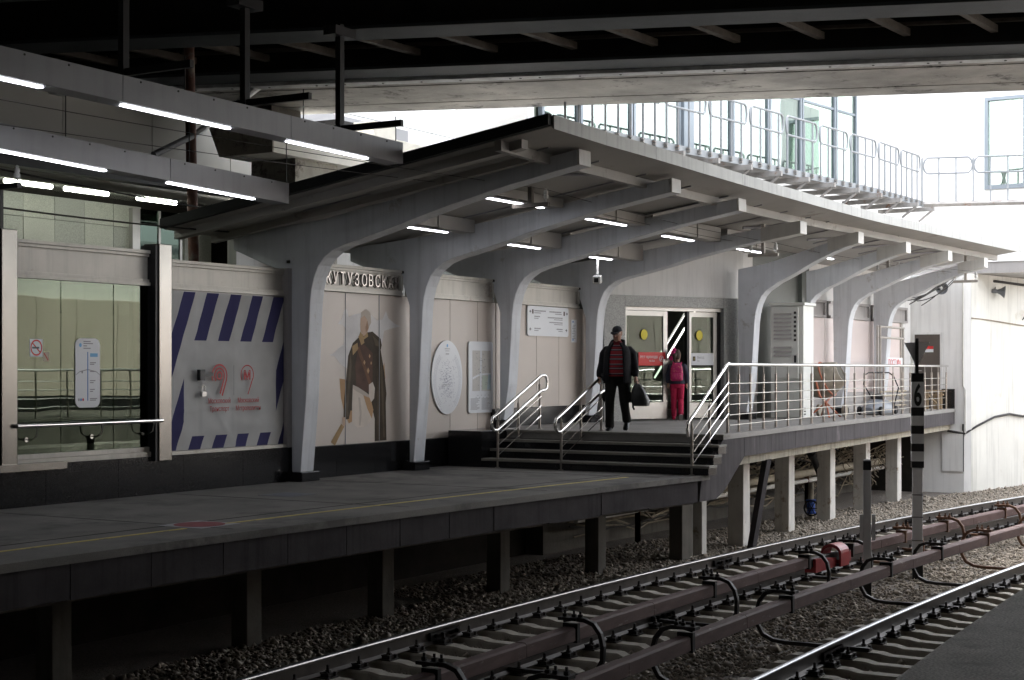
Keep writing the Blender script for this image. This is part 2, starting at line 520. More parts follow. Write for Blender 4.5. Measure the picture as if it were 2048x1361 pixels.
# ---------------------------------------------------------------- ground and ballast
g = B()
g.add([(-220, -220, -1.62), (260, -220, -1.62), (260, 260, -1.62), (-220, 260, -1.62)], [(0, 1, 2, 3)])
structure(g.build('ground', M['gravel']), 'stony brown ground under the tracks and platforms', 'ground')

def ballast_bed():
    b = B()
    S = np.arange(-14, 46, 1.0)
    offs = [-4.4, -2.6, -1.5, 0, 1.5, 2.1, 2.8, 4.2, 5.7, 6.8]
    zz = [-1.60, -1.57, ZB, ZB - 0.01, ZB, ZB - 0.03, ZB, ZB - 0.01, ZB, -1.58]
    vs_, fs_ = [], []
    for s in S:
        for o, z in zip(offs, zz):
            a, w = centre(o, s)
            vs_.append(P(a, w, z + random.uniform(-0.012, 0.012)))
    n = len(offs)
    for i in range(len(S) - 1):
        for j in range(n - 1):
            fs_.append((i * n + j, i * n + j + 1, (i + 1) * n + j + 1, (i + 1) * n + j))
    b.add(vs_, fs_)
    o = b.build('ballast_bed', M['gravel'])
    structure(o, 'grey brown ballast bed below both tracks', 'ballast')
ballast_bed()

def ballast_stones():
    parts_v, parts_f = [], []
    base = np.array([(1,0,0),(-1,0,0),(0,1,0),(0,-1,0),(0,0,1),(0,0,-1)], float)
    tri = np.array([(0,2,4),(2,1,4),(1,3,4),(3,0,4),(2,0,5),(1,2,5),(3,1,5),(0,3,5)])
    def zone(n, s0, s1, o0, o1, r0, r1):
        s = rng.uniform(s0, s1, n)
        off = rng.uniform(o0, o1, n)
        w = 5.38 + 0.0105 * s + 0.0042 * s * s + off
        z = np.interp(off, [-4.4, -2.6, -1.5, 0, 1.5, 2.1, 2.8, 4.2, 5.7, 6.8], [-1.60, -1.56, ZB, ZB, ZB, ZB - .03, ZB, ZB, ZB, -1.58])
        r = rng.uniform(r0, r1, n) * (1 + 0.8 * (rng.random(n) > 0.96))
        z = z + r * rng.uniform(-0.2, 0.5, n)
        v = base[None] * rng.uniform(0.6, 1.25, (n, 6, 1)) * r[:, None, None]
        v = v * np.array([1.0, 1.0, 0.75]) + rng.normal(0, 0.18, (n, 6, 3)) * r[:, None, None]
        a = rng.uniform(0, 6.28, n)
        c, s_ = np.cos(a)[:, None], np.sin(a)[:, None]
        x = v[:, :, 0] * c - v[:, :, 1] * s_
        y = v[:, :, 0] * s_ + v[:, :, 1] * c
        v = np.stack([x + s[:, None], y - w[:, None], v[:, :, 2] + z[:, None]], -1)
        parts_v.append(v.reshape(-1, 3))
    zone(26000, -9, 24, -3.0, -0.9, 0.018, 0.042)
    zone(12000, 0, 26, -4.2, -1.9, 0.018, 0.045)
    zone(20000, -9, 24, -0.9, 0.9, 0.016, 0.036)
    zone(34000, -9, 24, 0.9, 3.5, 0.018, 0.042)
    zone(14000, -8, 10, 3.5, 5.8, 0.018, 0.040)
    v = np.concatenate(parts_v)
    n = len(v) // 6
    f = (np.arange(n)[:, None, None] * 6 + tri[None]).reshape(-1)
    me = bpy.data.meshes.new('ballast_stones')
    me.vertices.add(len(v))
    me.vertices.foreach_set('co', v.astype(np.float32).ravel())
    me.loops.add(len(f))
    me.loops.foreach_set('vertex_index', f.astype(np.int32))
    k = len(f) // 3
    me.polygons.add(k)
    me.polygons.foreach_set('loop_start', np.arange(0, len(f), 3, dtype=np.int32))
    me.update(calc_edges=True)
    me.materials.append(M['stone'])
    o = link('ballast_stones', me)
    tag(o, 'loose crushed stone ballast scattered around the rails', 'ballast', kind='stuff')
ballast_stones()

# ---------------------------------------------------------------- tracks
RAILP = [(-.075, 0), (.075, 0), (.075, .012), (.012, .03), (.012, .135), (.036, .145), (.036, .165), (-.036, .165), (-.036, .145), (-.012, .135), (-.012, .03), (-.075, .012)]
HEADP = [(-.036, .165), (.036, .165), (.033, .176), (.022, .182), (-.022, .182), (-.033, .176)]
def sleeper_mesh():
    b = B()
    # profile along the length: raised rail seats, dip between them, sloping ends
    xs = [-1.35, -1.28, -1.05, -0.48, -0.36, 0.36, 0.48, 1.05, 1.28, 1.35]
    zt = [-0.03, 0.0, 0.0, 0.0, -0.024, -0.024, 0.0, 0.0, 0.0, -0.03]
    rings = []
    for x, z in zip(xs, zt):
        t, bt = 0.085, 0.13
        if abs(x) < 0.4: t, bt = 0.075, 0.115
        rings.append([(-bt, x, -0.22), (bt, x, -0.22), (t + .012, x, z - 0.025), (t, x, z), (-t, x, z), (-t - .012, x, z - 0.025)])
    b.loft(rings)
    return b.mesh('sleeper', M['sleeper'])
def fastener_mesh():
    b = B()
    b.box((0, 0, 0.006), (0.17, 0.40, 0.014))
    for sgn in (-1, 1):
        y = sgn * 0.125
        b.box((0, y, 0.03), (0.12, 0.10, 0.04))
        b.box((0, y - sgn * 0.03, 0.052), (0.085, 0.085, 0.012), rx=sgn * 0.15)
        b.lathe([(0.026, 0.045), (0.026, 0.075), (0.016, 0.08), (0.015, 0.125), (0.006, 0.13)], (0, y, 0), 6)
        b.lathe([(0.02, 0.02), (0.02, 0.06)], (0.045, y + sgn * .055, 0), 6)
    return b.mesh('fastener', M['fast'])
SLEEP, FAST = sleeper_mesh(), fastener_mesh()
def make_track(off, s0, s1, n0, label):
    a, w = centre(off, 0)
    t = thing('railway_track', label, 'railway track', P(a, w, ZR - 0.182), group='the two railway tracks')
    for side in (-1, 1):
        path = track_path(off + side * 0.797, s0, s1, ZR - 0.182)
        rl = B().sweep(RAILP, path).build('rail', M['railtop'], t, smooth=True)
        B().sweep(HEADP, path).build('rail_head', M['railhead'], rl, smooth=True)
    s = s0
    while s < s1:
        a, w = centre(off, s)
        d = 0.0105 + 0.0084 * s
        ang = -math.atan(d)
        o = bpy.data.objects.new('sleeper', SLEEP)
        COL.objects.link(o)
        o.parent = t
        o.matrix_parent_inverse = root_inv(t)
        o.location = P(a, w, ZR - 0.182 - 0.012)
        o.rotation_euler = (0, 0, ang + random.uniform(-.012, .012))
        if s < 18:
            for side in (-1, 1):
                f = bpy.data.objects.new('fastener', FAST)
                COL.objects.link(f)
                f.parent = o
                f.location = (0, -side * 0.797, 0.0)
        s += 0.545
    # fish-plated rail joints
    for side, sj in ((-1, -3.25), (-1, 4.4), (1, -0.8), (-1, 12.3)) if n0 == 0 else ((-1, -2.2),):
        b = B()
        for k in range(2):
            for sg in (-1, 1):
                a, w = centre(off + side * .797 + sg * 0.035, sj)
                b.box(P(a, w, ZR - 0.105), (0.62, 0.03, 0.085), rz=-math.atan(0.0105 + 0.0084 * sj))
                for q in (-.22, -.08, .08, .22):
                    b.lathe([(0.022, -.03), (0.022, .03)], P(a + q, w + sg * 0.02, ZR - 0.105), 6, 'Y')
        b.build('rail_joint', M['fast'], t)
    return t
make_track(0.0, -10.5, 34, 0, 'railway track beside the platform, with its rails nearest the station wall')
make_track(4.21, -8.5, 20, 1, 'railway track nearest the camera, partly hidden by the dark platform corner')

# ---------------------------------------------------------------- low platform
S_LOW = list(np.arange(-40, -9, 3.0)) + list(np.arange(-9, 4.01, 0.65)) + [3.97]
S_LOW = sorted(set(round(float(x), 3) for x in S_LOW))
pl = thing('platform', 'low grey asphalt platform in front of the station wall', 'platform', (0, 0, 0), kind='structure')
def strip(b, ss, w0, w1, z0, z1):
    """solid strip between two plan curves"""
    rings = []
    for s in ss:
        rings.append([P(s, w0(s), z0), P(s, w1(s), z0), P(s, w1(s), z1), P(s, w0(s), z1)])
    return b.loft(rings)
strip(B(), S_LOW + [4.9], lambda s: -8.0, lambda s: edge_w(min(s, 4.0)) - 0.30, -0.12, 0.0).build('slab', M['asphalt'], pl)
strip(B(), S_LOW + [4.3], lambda s: edge_w(min(s, 4.0)) - 0.296, lambda s: edge_w(min(s, 4.0)), -0.075, 0.002).build('edge_coping', M['asphalt'], pl)
js = [-40, -30, -20, -14, -11.5, -9.2, -8.21, -7.21, -6.22, -5.24, -4.26, -3.29, -2.32, -1.38, -0.1, 1.2, 2.5, 3.95]
for i in range(len(js) - 1):
    a, c = js[i] + 0.006, js[i + 1] - 0.006
    ss = np.linspace(a, c, max(2, int((c - a) / 0.7) + 2))
    dz = random.uniform(-.008, .008)
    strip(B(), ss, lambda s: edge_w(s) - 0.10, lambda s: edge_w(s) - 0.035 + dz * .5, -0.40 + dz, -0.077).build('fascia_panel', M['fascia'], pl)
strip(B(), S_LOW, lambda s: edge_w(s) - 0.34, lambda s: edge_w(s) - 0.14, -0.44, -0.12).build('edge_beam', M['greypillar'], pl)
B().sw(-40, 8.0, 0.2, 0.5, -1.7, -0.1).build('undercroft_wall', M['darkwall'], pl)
for a in (-7.0, -4.15, -1.65, 0.98, 3.55):
    wq = edge_w(a) - 1.45
    B().sw(a - .13, a + .13, wq - .24, wq, -1.7, -0.12).build('pillar', M['greypillar'], pl, bevel=0.012)
for s0, s1 in ((-40, -5.85), (-5.40, 3.55)):
    ss = np.arange(s0, s1 + .01, 0.5)
    strip(B(), ss, lambda s: edge_w(s) - 0.78, lambda s: edge_w(s) - 0.72, 0.0005, 0.005).build('yellow_line', M['yellow'], pl)
ss = np.arange(-40, 3.9, 0.5)
strip(B(), ss, lambda s: edge_w(s) - 1.12, lambda s: edge_w(s) - 1.10, 0.0005, 0.004).build('groove', M['slot'], pl)

for s in np.arange(-39, 3.5, 3.02):
    B().sw(s, s + .012, -0.1, edge_w(s) - 0.31, 0.0006, 0.003).build('joint', M['slot'], pl)
st = thing('floor_sticker', 'dark red round sticker with white corners on the platform floor', 'sticker', P(-5.62, 3.08, 0))
B().sw(-5.93, -5.31, 2.78, 3.38, 0.001, 0.004).build('backing', M['inkgrey'], st)
B().lathe([(0.27, 0.0045), (0.27, 0.0065)], P(-5.62, 3.08, 0), 40).build('disc', M['maroon'], st)
st = thing('floor_sticker', 'faint bluish square sticker on the platform in front of the banner', 'sticker', P(-2.08, 1.39, 0))
B().sw(-2.36, -1.80, 1.12, 1.66, 0.001, 0.004).build('backing', mat('faded_blue', (0.14, 0.145, 0.16), 0.7), st)
B().lathe([(0.2, 0.0045), (0.2, 0.006)], P(-2.08, 1.39, 0), 32).build('disc', mat('faded_blue_disc', (0.12, 0.125, 0.15), 0.7), st)

# ---------------------------------------------------------------- raised deck and stairs
dk = thing('raised_platform', 'raised end of the platform behind the stainless railing', 'platform', (5, 0, 0), kind='structure')
SD = [4.87, 6, 7.5, 9, 11, 13, 15, 17, 19, 21, 23]
strip(B(), SD, lambda s: -0.3, lambda s: deck_w(s) - 0.25, 0.46, 0.60).build('slab', M['deckfloor'], dk)
strip(B(), SD, lambda s: deck_w(s) - 0.247, lambda s: deck_w(s), 0.52, 0.602).build('edge_coping', M['deckfloor'], dk)
for i in range(len(SD) - 1):
    ss = np.linspace(SD[i] + .005, SD[i + 1] - .005, 3)
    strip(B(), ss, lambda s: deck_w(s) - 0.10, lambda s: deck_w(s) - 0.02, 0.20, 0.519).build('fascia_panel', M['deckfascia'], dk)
strip(B(), [5.6] + SD[1:], lambda s: deck_w(s) - 0.34, lambda s: deck_w(s) - 0.14, 0.05, 0.46).build('edge_beam', M['beamconc'], dk)
# raking side below the stairs
we = deck_w(4.7) - 0.02
def rk(a, b, d): return P(a, d, b)
B().plate([(3.95, -0.40), (4.6, -0.40), (4.95, -0.28), (5.75, 0.21), (5.75, 0.515), (4.87, 0.515), (4.05, -0.03)], rk, we - 0.06, we - 0.003).build('stair_side', M['deckfascia'], dk)
for a, w in ((8.15, 3.62), (10.95, 3.42), (13.75, 3.28), (16.55, 3.14), (19.4, 3.0)):
    b = B()
    b.prism([P(a - .17, w - .30, -1.75), P(a + .17, w - .30, -1.75), P(a + .17, w, -1.75), P(a - .17, w, -1.75)],
            [P(a - .15, w - .30, 0.06), P(a + .15, w - .30, 0.06), P(a + .15, w, 0.06), P(a - .15, w, 0.06)])
    b.build('pillar', M['whitepillar'], dk, bevel=0.012)
for a, w, d in ((5.75, 3.55, .44), (6.55, 3.50, .2)):
    B().sw(a - d * .5, a + d * .5, w - .24, w, -1.75, -0.02 if d > .3 else .05).build('pillar', M['whitepillar'] if d < .3 else M['greypillar'], dk, bevel=0.012)
B().prism([P(7.55, 3.95, -1.62), P(7.75, 3.95, -1.62), P(7.75, 3.85, -1.62), P(7.55, 3.85, -1.62)],
          [P(7.55, 4.25, 0.06), P(7.75, 4.25, 0.06), P(7.75, 4.15, 0.06), P(7.55, 4.15, 0.06)]).build('leaning_brace', M['fascia'], dk)
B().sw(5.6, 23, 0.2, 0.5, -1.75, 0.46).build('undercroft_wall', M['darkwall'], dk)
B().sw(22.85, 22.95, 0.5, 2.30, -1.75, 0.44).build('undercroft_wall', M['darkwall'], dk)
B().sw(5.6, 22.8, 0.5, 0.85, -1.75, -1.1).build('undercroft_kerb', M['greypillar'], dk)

stairs = thing('stairs', 'four dark stone steps up to the raised platform', 'stairs', P(4.3, 2.4, 0), kind='structure')
for i in range(3):
    n = 4.05 + 0.275 * i
    w1 = lerp(n, [4.0, 4.9], [4.70, 4.58])
    z = 0.15 * (i + 1)
    B().sw(n + 0.02, n + 0.33, 0.55, w1 - 0.03, z - 0.15, z - 0.04).build('riser', M['black'], stairs)
    B().sw(n - 0.015, n + 0.295, 0.55, w1, z - 0.04, z).build('tread', M['tread'], stairs, bevel=0.006)
B().sw(4.895, 4.98, 0.55, 4.52, 0.45, 0.555).build('riser', M['black'], stairs)
B().sw(4.85, 5.13, 0.55, 4.58, 0.557, 0.604).build('tread', M['tread'], stairs, bevel=0.006)
B().sw(4.05, 5.4, -0.12, 0.55, 0.0, 0.604).build('cheek_wall', M['black'], stairs, bevel=0.006)
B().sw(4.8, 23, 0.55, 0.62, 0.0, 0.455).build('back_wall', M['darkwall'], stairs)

# near platform under the photographer
npf = thing('near_platform', 'dark asphalt platform corner at lower right', 'platform', (0, 0, 0), kind='structure')
def near_w(s): return 5.38 + 0.0105 * s + 0.0042 * s * s + 6.05
SN = [-60, -40, -25] + list(np.arange(-16, 30.1, 2.0))
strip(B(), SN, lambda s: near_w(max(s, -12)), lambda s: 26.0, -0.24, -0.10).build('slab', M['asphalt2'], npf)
strip(B(), SN, lambda s: near_w(max(s, -12)) + 0.1, lambda s: near_w(max(s, -12)) + 0.4, -1.7, -0.241).build('edge_wall', M['darkwall'], npf)
strip(B(), SN, lambda s: near_w(max(s, -12)) + 1.35, lambda s: near_w(max(s, -12)) + 1.75, -0.0995, -0.094).build('pale_strip', M['tread'], npf)

# opposite station side (outside the frame, seen only in the glass)
ow = thing('far_side_wall', 'pale panelled wall of the opposite platform', 'wall', P(10, 18, 0), kind='structure')
for i in range(24):
    B().sw(-2 + i * 1.5 + .01, -0.5 + i * 1.5 - .01, 18.0, 18.1, 0.9, 3.6).build('panel', M['panel'], ow)
B().sw(-60, 40, 18.1, 18.5, -0.1, 4.2).build('wall_body', M['white'], ow)
B().sw(-46.5, -46, -10, 26, -0.1, 7.2).build('end_wall', M['darkwall'], ow)  # unseen wall added behind the camera only to keep light out
B().sw(-60, -2.0, 18.5, 19.0, 4.2, 7.5).build('upper_wall', M['greypillar'], ow)  # added out of view to block sky light between wall top and bridge
B().sw(3, 34, 17.95, 18.1, -0.1, 0.9).build('plinth', M['black'], ow)
orl = thing('far_side_railing', 'steel railing along the opposite raised platform', 'railing', P(10, 13, 0.5))
for i in range(26):
    B().tube([P(3 + i, 13.0, -0.1), P(3 + i, 13.0, 1.6)], 0.022).build('post', M['postmetal'], orl)
for z in (0.75, 0.95, 1.15, 1.35):
    B().tube([P(3, 13.0, z), P(28, 13.0, z)], 0.012).build('bar', M['chrome'], orl)
B().tube([P(3, 13.0, 1.62), P(28, 13.0, 1.62)], 0.03).build('top_rail', M['chrome'], orl)
B().sw(3, 30, 12.7, 17.9, -0.1, 0.5).build('step_block', M['asphalt'], orl)
# ---------------------------------------------------------------- arched columns
def arch_profile(base, tip, ztip, zsc):
    """(w, z) outline of one arch relative to its column; tip = reach of the beam"""
    k = (tip - 0.64) / (4.68 - 0.64)
    def fx(w): return w if w < 0.64 else 0.64 + (w - 0.64) * k
    def fz(z, w): return z + (ztip - 4.32) * max(0.0, (w - 0.3)) / (4.68 - 0.3)
    top = [(-1.22, 3.67), (-0.60, 3.71), (0.51, 3.82), (1.26, 3.96), (2.65, 4.19), (4.64, 4.52)]
    und = [(4.68, 4.32), (3.6, 4.115), (2.66, 3.90), (2.2, 3.78), (1.87, 3.685), (1.5, 3.59), (1.14, 3.50), (0.86, 3.435), (0.64, 3.36), (0.49, 3.26), (0.39, 3.15), (0.31, 2.98), (0.26, 2.80), (0.235, 2.60)]
    low = [(0.16, 1.20 + base * .3), (0.06, base + 0.14)]
    back = [(-0.10, base + 0.14), (-0.11, 1.3), (-0.13, 2.66), (-0.16, 3.05)]
    pts = [(fx(w), fz(z, w)) for w, z in top + und] + low + back + [(-0.59, 3.19), (-1.22, 3.44)]
    return pts
ARCH = []
names = ['nearest arched column, beside the striped banner', 'second arched column, right of the portrait mural', 'third arched column, behind the left stair handrail',
         'fourth arched column, left of the glass doors', 'arched column right of the granite doorway', 'arched column behind the tall grey cabinet',
         'arched column beside the cement mixer', 'farthest arched column, near the brown door']
cols = [(0.0, 0.0, 0.0, 4.68, 4.32), (2.91, 0.0, 0.0, 4.65, 4.25), (5.73, 0.0, 0.6, 4.53, 4.23), (8.95, 0.0, 0.6, 4.38, 4.12),
        (12.1, 2.0, 0.6, 2.42, 4.16), (14.5, 2.2, 0.6, 2.46, 4.12), (17.1, 2.3, 0.6, 2.54, 4.10), (19.95, 2.35, 0.6, 2.58, 4.11)]
for i, (s, w0, base, tip, zt) in enumerate(cols):
    t = thing('arched_column', 'pale concrete ' + names[i], 'column', P(s, w0, base), group='arched columns carrying the canopy')
    th = 0.155
    poly = arch_profile(base, tip, zt, 1)
    if i >= 4: poly = [(max(a, -0.13), b) for a, b in poly]
    elif i >= 1: poly = [(a if b > 2.9 else max(a, -0.02), b) for a, b in poly]
    B().plate(poly, lambda a, b, d: P(s + d, w0 + a, b), -th, th).build('arch', M['arch'], t, bevel=0.012)
    B().sw(s - .21, s + .21, w0 - .12, w0 + 0.13, base, base + 0.14).build('plinth', M['black'], t, bevel=0.006)
    if i >= 3:
        # sheet metal sleeve over the beam end
        d = (zt + .2 - 4.0) / (tip - 1.5)
        d = 0.17 if i > 3 else 0.12
        x0, x1 = tip - (0.62 if i > 3 else 0.75), tip + 0.02
        zA0, zA1 = zt + .215 - d * (x1 - x0), zt + .215
        zB0, zB1 = zt - .015 - d * (x1 - x0) * 1.35, zt - .015
        B().plate([(x0, zB0), (x1, zB1), (x1, zA1), (x0, zA0)], lambda a, b, dd: P(s + dd, w0 + a, b), -th - .012, th + .012).build('end_sleeve', M['archcap'], t, bevel=0.006)
    else:
        B().plate([(tip - .02, zt - .004), (tip + .012, zt), (tip + .006, zt + .205), (tip - .02, zt + .2)], lambda a, b, dd: P(s + dd, w0 + a, b), -th - .004, th + .004).build('end_sleeve', M['archcap'], t)
    if i < 4:
        B().box(P(s, w0 - 0.155, 3.22), (0.36, 0.05, 0.04)).build('bracket', M['slot'], t)

# ---------------------------------------------------------------- canopy
can = thing('canopy', 'wide sloping station canopy over the platform end', 'canopy', P(5, 1, 3.9))
SC = [-1.4, 0, 1.5, 3.15, 4.8, 6.45, 7.8, 9.0, 10, 11.08, 12.4, 13.8, 15.36, 16.7, 18.0, 20, 22.0]
def back_w(s): return lerp(s, [-1.4, 9.5, 12.3, 22], [-1.43, -1.5, 0.9, 1.9])
T = 0.13
rings = []
for s in SC:
    ew, ez = canopy_edge(s)
    bw = back_w(s)
    rings.append([P(s, bw, roof_z(s, bw) - T), P(s, ew, ez - T), P(s, ew, ez), P(s, bw, roof_z(s, bw))])
B().loft(rings).build('roof_slab', M['roofsoffit'], can)
for i in range(len(SC) - 1):
    rings = []
    for s in (SC[i] + 0.003, SC[i + 1] - 0.003):
        ew, ez = canopy_edge(s)
        rings.append([P(s, ew + .002, ez - T - 0.02), P(s, ew + .03, ez - T - 0.035), P(s, ew + .03, ez + 0.012), P(s, ew + .002, ez + 0.012)])
    B().loft(rings).build('fascia_sheet', M['rooffascia'], can)
# dark end trim and inner end channel
for nm, s0, s1, dz0, dz1, w1, m in (('end_trim', -1.50, -1.402, -0.12, 0.02, 0, M['roofedge']), ('end_channel', -1.20, -1.05, -0.25, -0.131, 0.55, M['roofsoffit']), ('end_channel', -0.42, -0.30, -0.25, -0.131, 0.9, M['roofsoffit'])):
    ew, ez = canopy_edge(-1.33)
    bw = -1.43
    b = B()
    b.prism([P(s0, bw, roof_z(-1.33, bw) + dz0), P(s1, bw, roof_z(-1.33, bw) + dz0), P(s1, ew - w1, roof_z(-1.33, ew - w1) + dz0), P(s0, ew - w1, roof_z(-1.33, ew - w1) + dz0)],
            [P(s0, bw, roof_z(-1.33, bw) + dz1), P(s1, bw, roof_z(-1.33, bw) + dz1), P(s1, ew - w1, roof_z(-1.33, ew - w1) + dz1), P(s0, ew - w1, roof_z(-1.33, ew - w1) + dz1)])
    b.build(nm, m, can)
# ribbed tray between the end channels, overhanging the first arch
for k in range(9):
    w0, w1 = 1.6, 4.2
    s0 = -1.1 + k * 0.076
    b = B()
    b.prism([P(s0, w0, roof_z(-1, w0) - T - .03), P(s0 + .05, w0, roof_z(-1, w0) - T - .03), P(s0 + .05, w1, roof_z(-1, w1) - T - .03), P(s0, w1, roof_z(-1, w1) - T - .03)],
            [P(s0, w0, roof_z(-1, w0) - T - .001), P(s0 + .05, w0, roof_z(-1, w0) - T - .001), P(s0 + .05, w1, roof_z(-1, w1) - T - .001), P(s0, w1, roof_z(-1, w1) - T - .001)])
    b.build('soffit_rib', M['roofsoffit'], can)
# edge purlin that runs from arch tip to arch tip
for i in range(len(SC) - 1):
    rings = []
    for s in (SC[i], SC[i + 1]):
        ew, ez = canopy_edge(s)
        off = lerp(s, [0, 9, 12, 22], [0.78, 0.75, 0.62, 0.60])
        z = roof_z(s, ew - off) - T
        rings.append([P(s, ew - off - .05, z - 0.13), P(s, ew - off + .05, z - 0.13), P(s, ew - off + .05, z + .002), P(s, ew - off - .05, z + .002)])
    B().loft(rings).build('purlin', M['roofsoffit'], can)
# hanging light channels under the roof, cut by the arches, plus cross stiffeners
for (wf, n0) in ((2.72, 'F'), (1.12, 'R')):
    for i in range(4):
        s0, s1 = cols[i][0] + 0.16, (cols[i + 1][0] - 0.16 if i < 3 else 11.6)
        if n0 == 'R' and i == 3: continue
        sm = (s0 + s1) / 2
        zl = {'F': [4.09, 4.04, 4.0, 4.0], 'R': [3.78, 3.72, 3.70, 3.7]}[n0][i]
        zt = roof_z(sm, wf) - T - .001
        B().sw(s1 - 1.05, s1 - 0.02, wf - .13, wf + .13, zl + .02, zt).build('light_box', M['roofsoffit'], can)
        B().sw(s0 + .02, s1 - 1.052, wf - .11, wf + .11, zl + .03, zt).build('light_box', M['roofsoffit'], can)
for i in range(7):
    s = cols[i][0] + 0.7
    w0 = 1.7 if i < 4 else cols[i][1] + 1.0
    ew, ez = canopy_edge(s + .5)
    b = B()
    z = roof_z(s, ew - 1.2) - T - 0.03
    b.tube([P(s - .3, ew - 1.7, roof_z(s, ew - 1.7) - T - .03), P(s + .35, ew - 1.25, z), P(s + 1.0, ew - 0.9, roof_z(s, ew - .9) - T - .03)], 0.025, 6)
    b.build('conduit', M['inkgrey'], can)
# raised seam panels on the underside
for i in range(len(SC) - 2):
    s = SC[i] + 0.9
    ew, ez = canopy_edge(s)
    w0, w1 = (0.4 if s < 9.5 else 3.0), ew - 0.55
    B().prism([P(s - .012, w0, roof_z(s, w0) - T - .018), P(s + .012, w0, roof_z(s, w0) - T - .018), P(s + .012, w1, roof_z(s, w1) - T - .018), P(s - .012, w1, roof_z(s, w1) - T - .018)],
              [P(s - .012, w0, roof_z(s, w0) - T), P(s + .012, w0, roof_z(s, w0) - T), P(s + .012, w1, roof_z(s, w1) - T), P(s - .012, w1, roof_z(s, w1) - T)]).build('soffit_seam', M['inkgrey'], can)

def strip_light(s0, s1, w, z, label):
    t = thing('ceiling_light', label, 'light', P((s0 + s1) / 2, w, z), group='linear lights under the canopy')
    B().sw(s0 - .03, s1 + .03, w - .06, w + .06, z - .004, z + .018).build('housing', M['beam'], t)
    B().sw(s0, s1, w - .03, w + .03, z - .016, z - .005).build('diffuser', M['led'], t)
strip_light(0.69, 2.26, 2.75, 4.08, 'lit strip light behind the nearest pair of insulators')
strip_light(0.85, 2.08, 1.14, 3.77, 'lit strip light between the first two arches, nearest the wall')
strip_light(3.64, 4.99, 2.76, 4.03, 'lit strip light between second and third arch, on the track side')
strip_light(3.79, 4.83, 1.21, 3.70, 'lit strip light between second and third arch, nearest the wall')
strip_light(6.69, 7.94, 2.65, 3.99, 'lit strip light between third and fourth arch, on the track side')
strip_light(6.91, 7.70, 1.10, 3.69, 'lit strip light above the security camera')
strip_light(10.1, 11.32, 2.63, 3.99, 'lit strip light above the glass doors')
strip_light(13.0, 13.8, 3.25, 3.99, 'lit strip light between fifth and sixth arch')
strip_light(15.6, 16.2, 3.25, 3.98, 'lit strip light between sixth and seventh arch')
strip_light(18.2, 18.75, 3.3, 3.97, 'lit strip light between seventh and eighth arch')

# ---------------------------------------------------------------- station wall with panels, frieze and plinth
sw_ = thing('station_wall', 'beige panelled station wall with metal frieze and black stone plinth', 'wall', P(4, -0.2, 0))
B().sw(0.1, 9.4, -0.45, -0.26, 0.02, 2.84).build('backing', M['darkwall'], sw_)
def panels(parent, edges, z0, z1, w, m):
    for a, c in zip(edges[:-1], edges[1:]):
        B().sw(a + .005, c - .005, w - .05, w, z0, z1).build('panel', m, parent, bevel=0.003)
for ed, zb in (([0.16, 1.27, 2.16, 3.02], .48), ([3.03, 4.23, 5.11, 5.72], .48), ([5.74, 7.19, 8.05, 9.3], .935)):
    panels(sw_, ed, zb, 2.83, -0.2, M['panel'])
def frieze(parent, s0, s1, w, z0, z1, m, rz=0.0, o=None):
    """trimmed box: recessed field, two-step rails above and below, upright ends"""
    def bx(a, c, d0, d1, za, zb, nm):
        b = B().sw(a, c, w + d0, w + d1, za, zb)
        return b.build(nm, m, parent, bevel=0.003)
    bx(s0, s1, -.12, 0.0, z0 + .06, z1 - .06, 'frieze_field')
    bx(s0, s1, -.12, 0.05, z1 - .045, z1, 'frieze_rail')
    bx(s0, s1, -.12, 0.03, z1 - .085, z1 - .046, 'frieze_rail')
    bx(s0, s1, -.12, 0.05, z0, z0 + .045, 'frieze_rail')
    bx(s0, s1, -.12, 0.03, z0 + .046, z0 + .085, 'frieze_rail')
    bx(s1 - .075, s1 - .001, .001, 0.055, z0 + .086, z1 - .086, 'frieze_end')
frieze(sw_, 0.14, 2.76, -0.2, 2.835, 3.25, M['frieze'])
frieze(sw_, 3.05, 5.58, -0.2, 2.835, 3.25, M['frieze'])
frieze(sw_, 5.86, 8.80, -0.2, 2.835, 3.25, M['frieze'])
frieze(sw_, -2.72, -0.13, -0.2, 2.71, 3.11, M['frieze'])
frieze(sw_, -5.27, -2.90, -0.2, 2.735, 3.20, M['frieze'])
frieze(sw_, -12, -5.55, -0.2, 2.74, 3.22, M['frieze'])
pe = [-12, -10.8, -9.6, -8.4, -7.2, -6.0, -4.8, -3.6, -2.4, -1.2, 0.0, 1.0, 2.0, 3.0, 4.0]
for a, c in zip(pe[:-1], pe[1:]):
    zt = 0.50 if a < -0.05 else 0.475
    d = 0.0 if a < -0.05 else -0.03
    B().sw(a + .003, c - .003, -0.45, -0.13 + d, 0.0, zt).build('plinth_slab', M['black'], sw_, bevel=0.003)
B().sw(-0.25, -0.13, -0.40, -0.10, 0.5, 3.12).build('end_post', M['friezegrey'], sw_)
B().sw(5.55, 9.3, -0.45, -0.16, 0.604, 0.93).build('plinth_slab', M['black'], sw_)
B().sw(4.0, 5.9, -0.45, -0.16, 0.0, 0.475).build('plinth_slab', M['black'], sw_)

